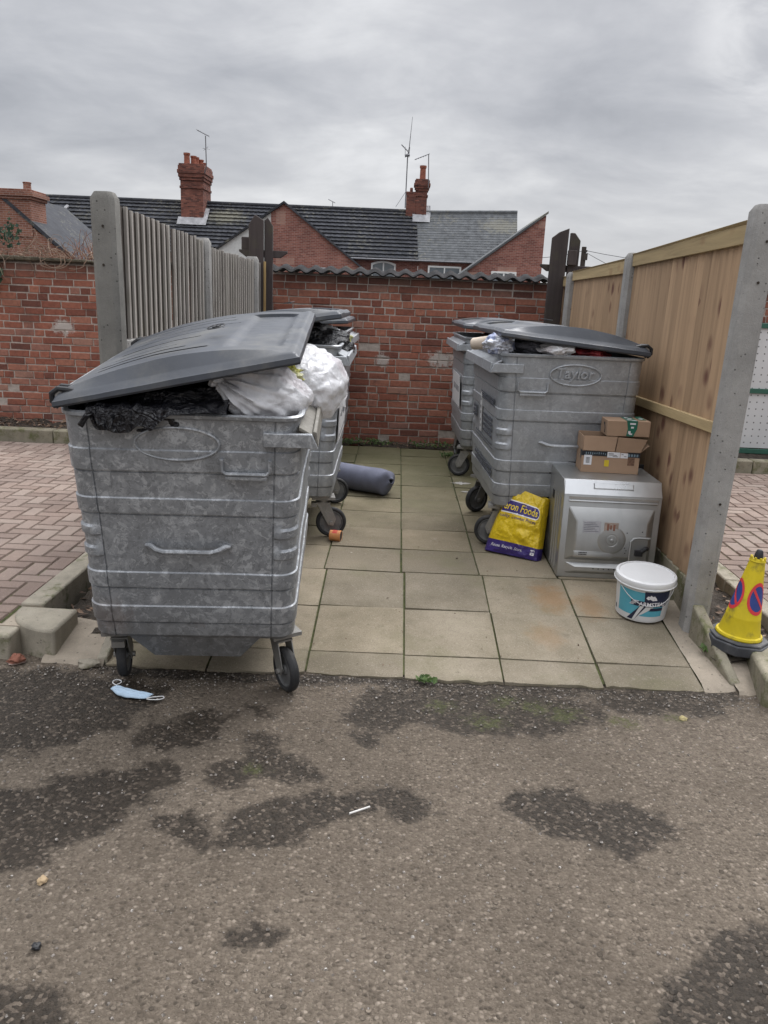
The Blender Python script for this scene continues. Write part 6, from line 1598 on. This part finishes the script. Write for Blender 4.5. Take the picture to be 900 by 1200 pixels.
for k in range(260):
    x=rng.uniform(-1.1,.55); p=Vector((x,rng.uniform(-.2,.3),1.6)); d=Vector((rng.uniform(-.5,.5),rng.uniform(-.3,.3),1)).normalized(); pts=[p]
    for i in range(8):
        d=(d+Vector((rng.gauss(0,.3),rng.gauss(0,.25),rng.gauss(-.02,.15)))).normalized(); p=p+d*rng.uniform(.05,.085)*(.55+.6*max(0,1-abs(x-.1)/.7)); pts.append(p)
    b.tube(pts,[lerp(.006,.0018,i/8) for i in range(9)],3)
b.tube([(0,0,-.1),(.02,.02,.9),(-.05,0,1.7)],[.03,.025,.02],8); b.build('twigs',M_RTWIG,sh)
def weed(label,c,r_,n,h,name='weed'):
    t=thing(name,label,'weed',c); b=MB()
    for k in range(n):
        a=rng.uniform(0,6.28); rr_=r_*math.sqrt(rng.random()); p=Vector((rr_*math.cos(a)*1.6,rr_*math.sin(a)*.8,rng.uniform(.01,h)))
        leafquad(b,p,(rng.uniform(-.8,.8),rng.uniform(-.9,.2),rng.uniform(.3,1)),rng.uniform(.018,.045),.75)
    b.build('leaves',M_WEED,t,angle=0)
weed('low green weeds at the wall foot left of the middle slabs',(-.42,8.58,0),.14,110,.07)
weed('sparse weeds at the wall foot behind the carpet roll',(-.12,8.62,0),.10,60,.05)
weed('low green weeds at the wall foot in the middle of the bay',(.40,8.60,0),.16,110,.06)
weed('weeds growing in the slab joint beside the far right wheel',(.60,8.05,0),.09,90,.05)
weed('tiny green tuft at the slab edge in front of the bay',(.19,3.30,-.130),.03,28,.014)
weed('small weeds along the base of the sloping edging slab',(1.60,3.62,-.08),.05,45,.035)
def litter(name,n,xr,yr,zf,smin,smax,m,kindname):
    b=MB()
    for k in range(n):
        x=rng.uniform(*xr); y=rng.uniform(*yr); z=zf(x,y)+rng.uniform(.0,.012)
        leafquad(b,(x,y,z),(rng.gauss(0,.35),rng.gauss(0,.35),1),rng.uniform(smin,smax),rng.uniform(.35,.8))
    tag(b.build(name,m,None,(sum(xr)/2,sum(yr)/2,0),angle=0),kindname,'leaf litter',kind='stuff')
litter('leaf_litter',900,(-1.66,-1.30),(3.60,8.0),lambda x,y:-.085+.035*fbm(x*6,y*6,-.085,4)+.008,.02,.055,M_DEAD,'brown leaf litter in the soil trench left of the bin bay')
litter('leaf_litter',700,(1.62,1.97),(3.55,7.9),lambda x,y:-.06+.03*fbm(x*6,y*6,-.06,4)+.008,.02,.05,M_DEAD,'brown leaf and bark litter in the soil trench beside the cone')
litter('leaf_litter',1100,(-7.5,-1.5),(8.08,8.68),lambda x,y:.085+.05*fbm(x*6,y*6,.085,4)+.01,.03,.07,M_DEAD,'brown leaf litter in the bed below the left wall')
litter('leaf_litter',160,(-.9,.62),(8.45,8.70),lambda x,y:.0+.035*fbm(x*6,y*6,.0,4)+.008,.015,.04,M_DEAD,'brown leaf litter along the foot of the wall behind the slabs')
# loose chippings
b=MB()
for k in range(2600):
    x=rng.uniform(-1.7,1.9); y=1.35+ (rng.random()**1.2)*2.0; 
    if k%3==0: y=3.30-abs(rng.gauss(0,.10))
    z=road_z(x,y); s_=rng.choice((.0018,.0022,.0027,.0034,.0045)) ; a=rng.uniform(0,6.28); M=Matrix.Translation((x,y,z+s_*.2))@Matrix.Rotation(a,4,'Z')@Matrix.Rotation(rng.uniform(-.4,.4),4,'X')
    V=[(-s_*1.3,-s_*.7,-s_*.4),(s_*1.1,-s_,-s_*.4),(s_*1.2,s_*.8,-s_*.4),(-s_*.9,s_,-s_*.4),(-s_*.6,-s_*.4,s_*.6),(s_*.7,-s_*.5,s_*.5),(s_*.4,s_*.5,s_*.6),(-s_*.5,s_*.5,s_*.5)]
    b.add(V,[(0,1,5,4),(1,2,6,5),(2,3,7,6),(3,0,4,7),(4,5,6,7)],M=M)
g=G('chipping'); r_=g.attr('rnd'); M_CHIP=g.out(g.ramp(r_,[(0,(.07,.06,.05)),(.5,(.17,.15,.13)),(.85,(.27,.24,.215)),(1,(.46,.43,.39))]),.9)
tag(b.build('loose_chippings',M_CHIP,None,(0,2.3,-.137),angle=0),'loose stone chippings scattered over the worn asphalt','chippings',kind='stuff')
# dry debris on the slabs
b=MB()
for k in range(150):
    x=rng.uniform(-.4,.95); y=rng.uniform(3.4,8.3); x= x if k%3 else rng.choice((-.376,.073,.527))+rng.gauss(0,.02)
    leafquad(b,(x,y,bayz(y)+.004),(rng.gauss(0,.4),rng.gauss(0,.4),1),rng.uniform(.006,.02),rng.uniform(.4,.9))
tag(b.build('slab_debris',M_DEAD,None,(0.2,6,0),angle=0),'crumbs of dry leaf and dirt scattered over the slabs','debris',kind='stuff')
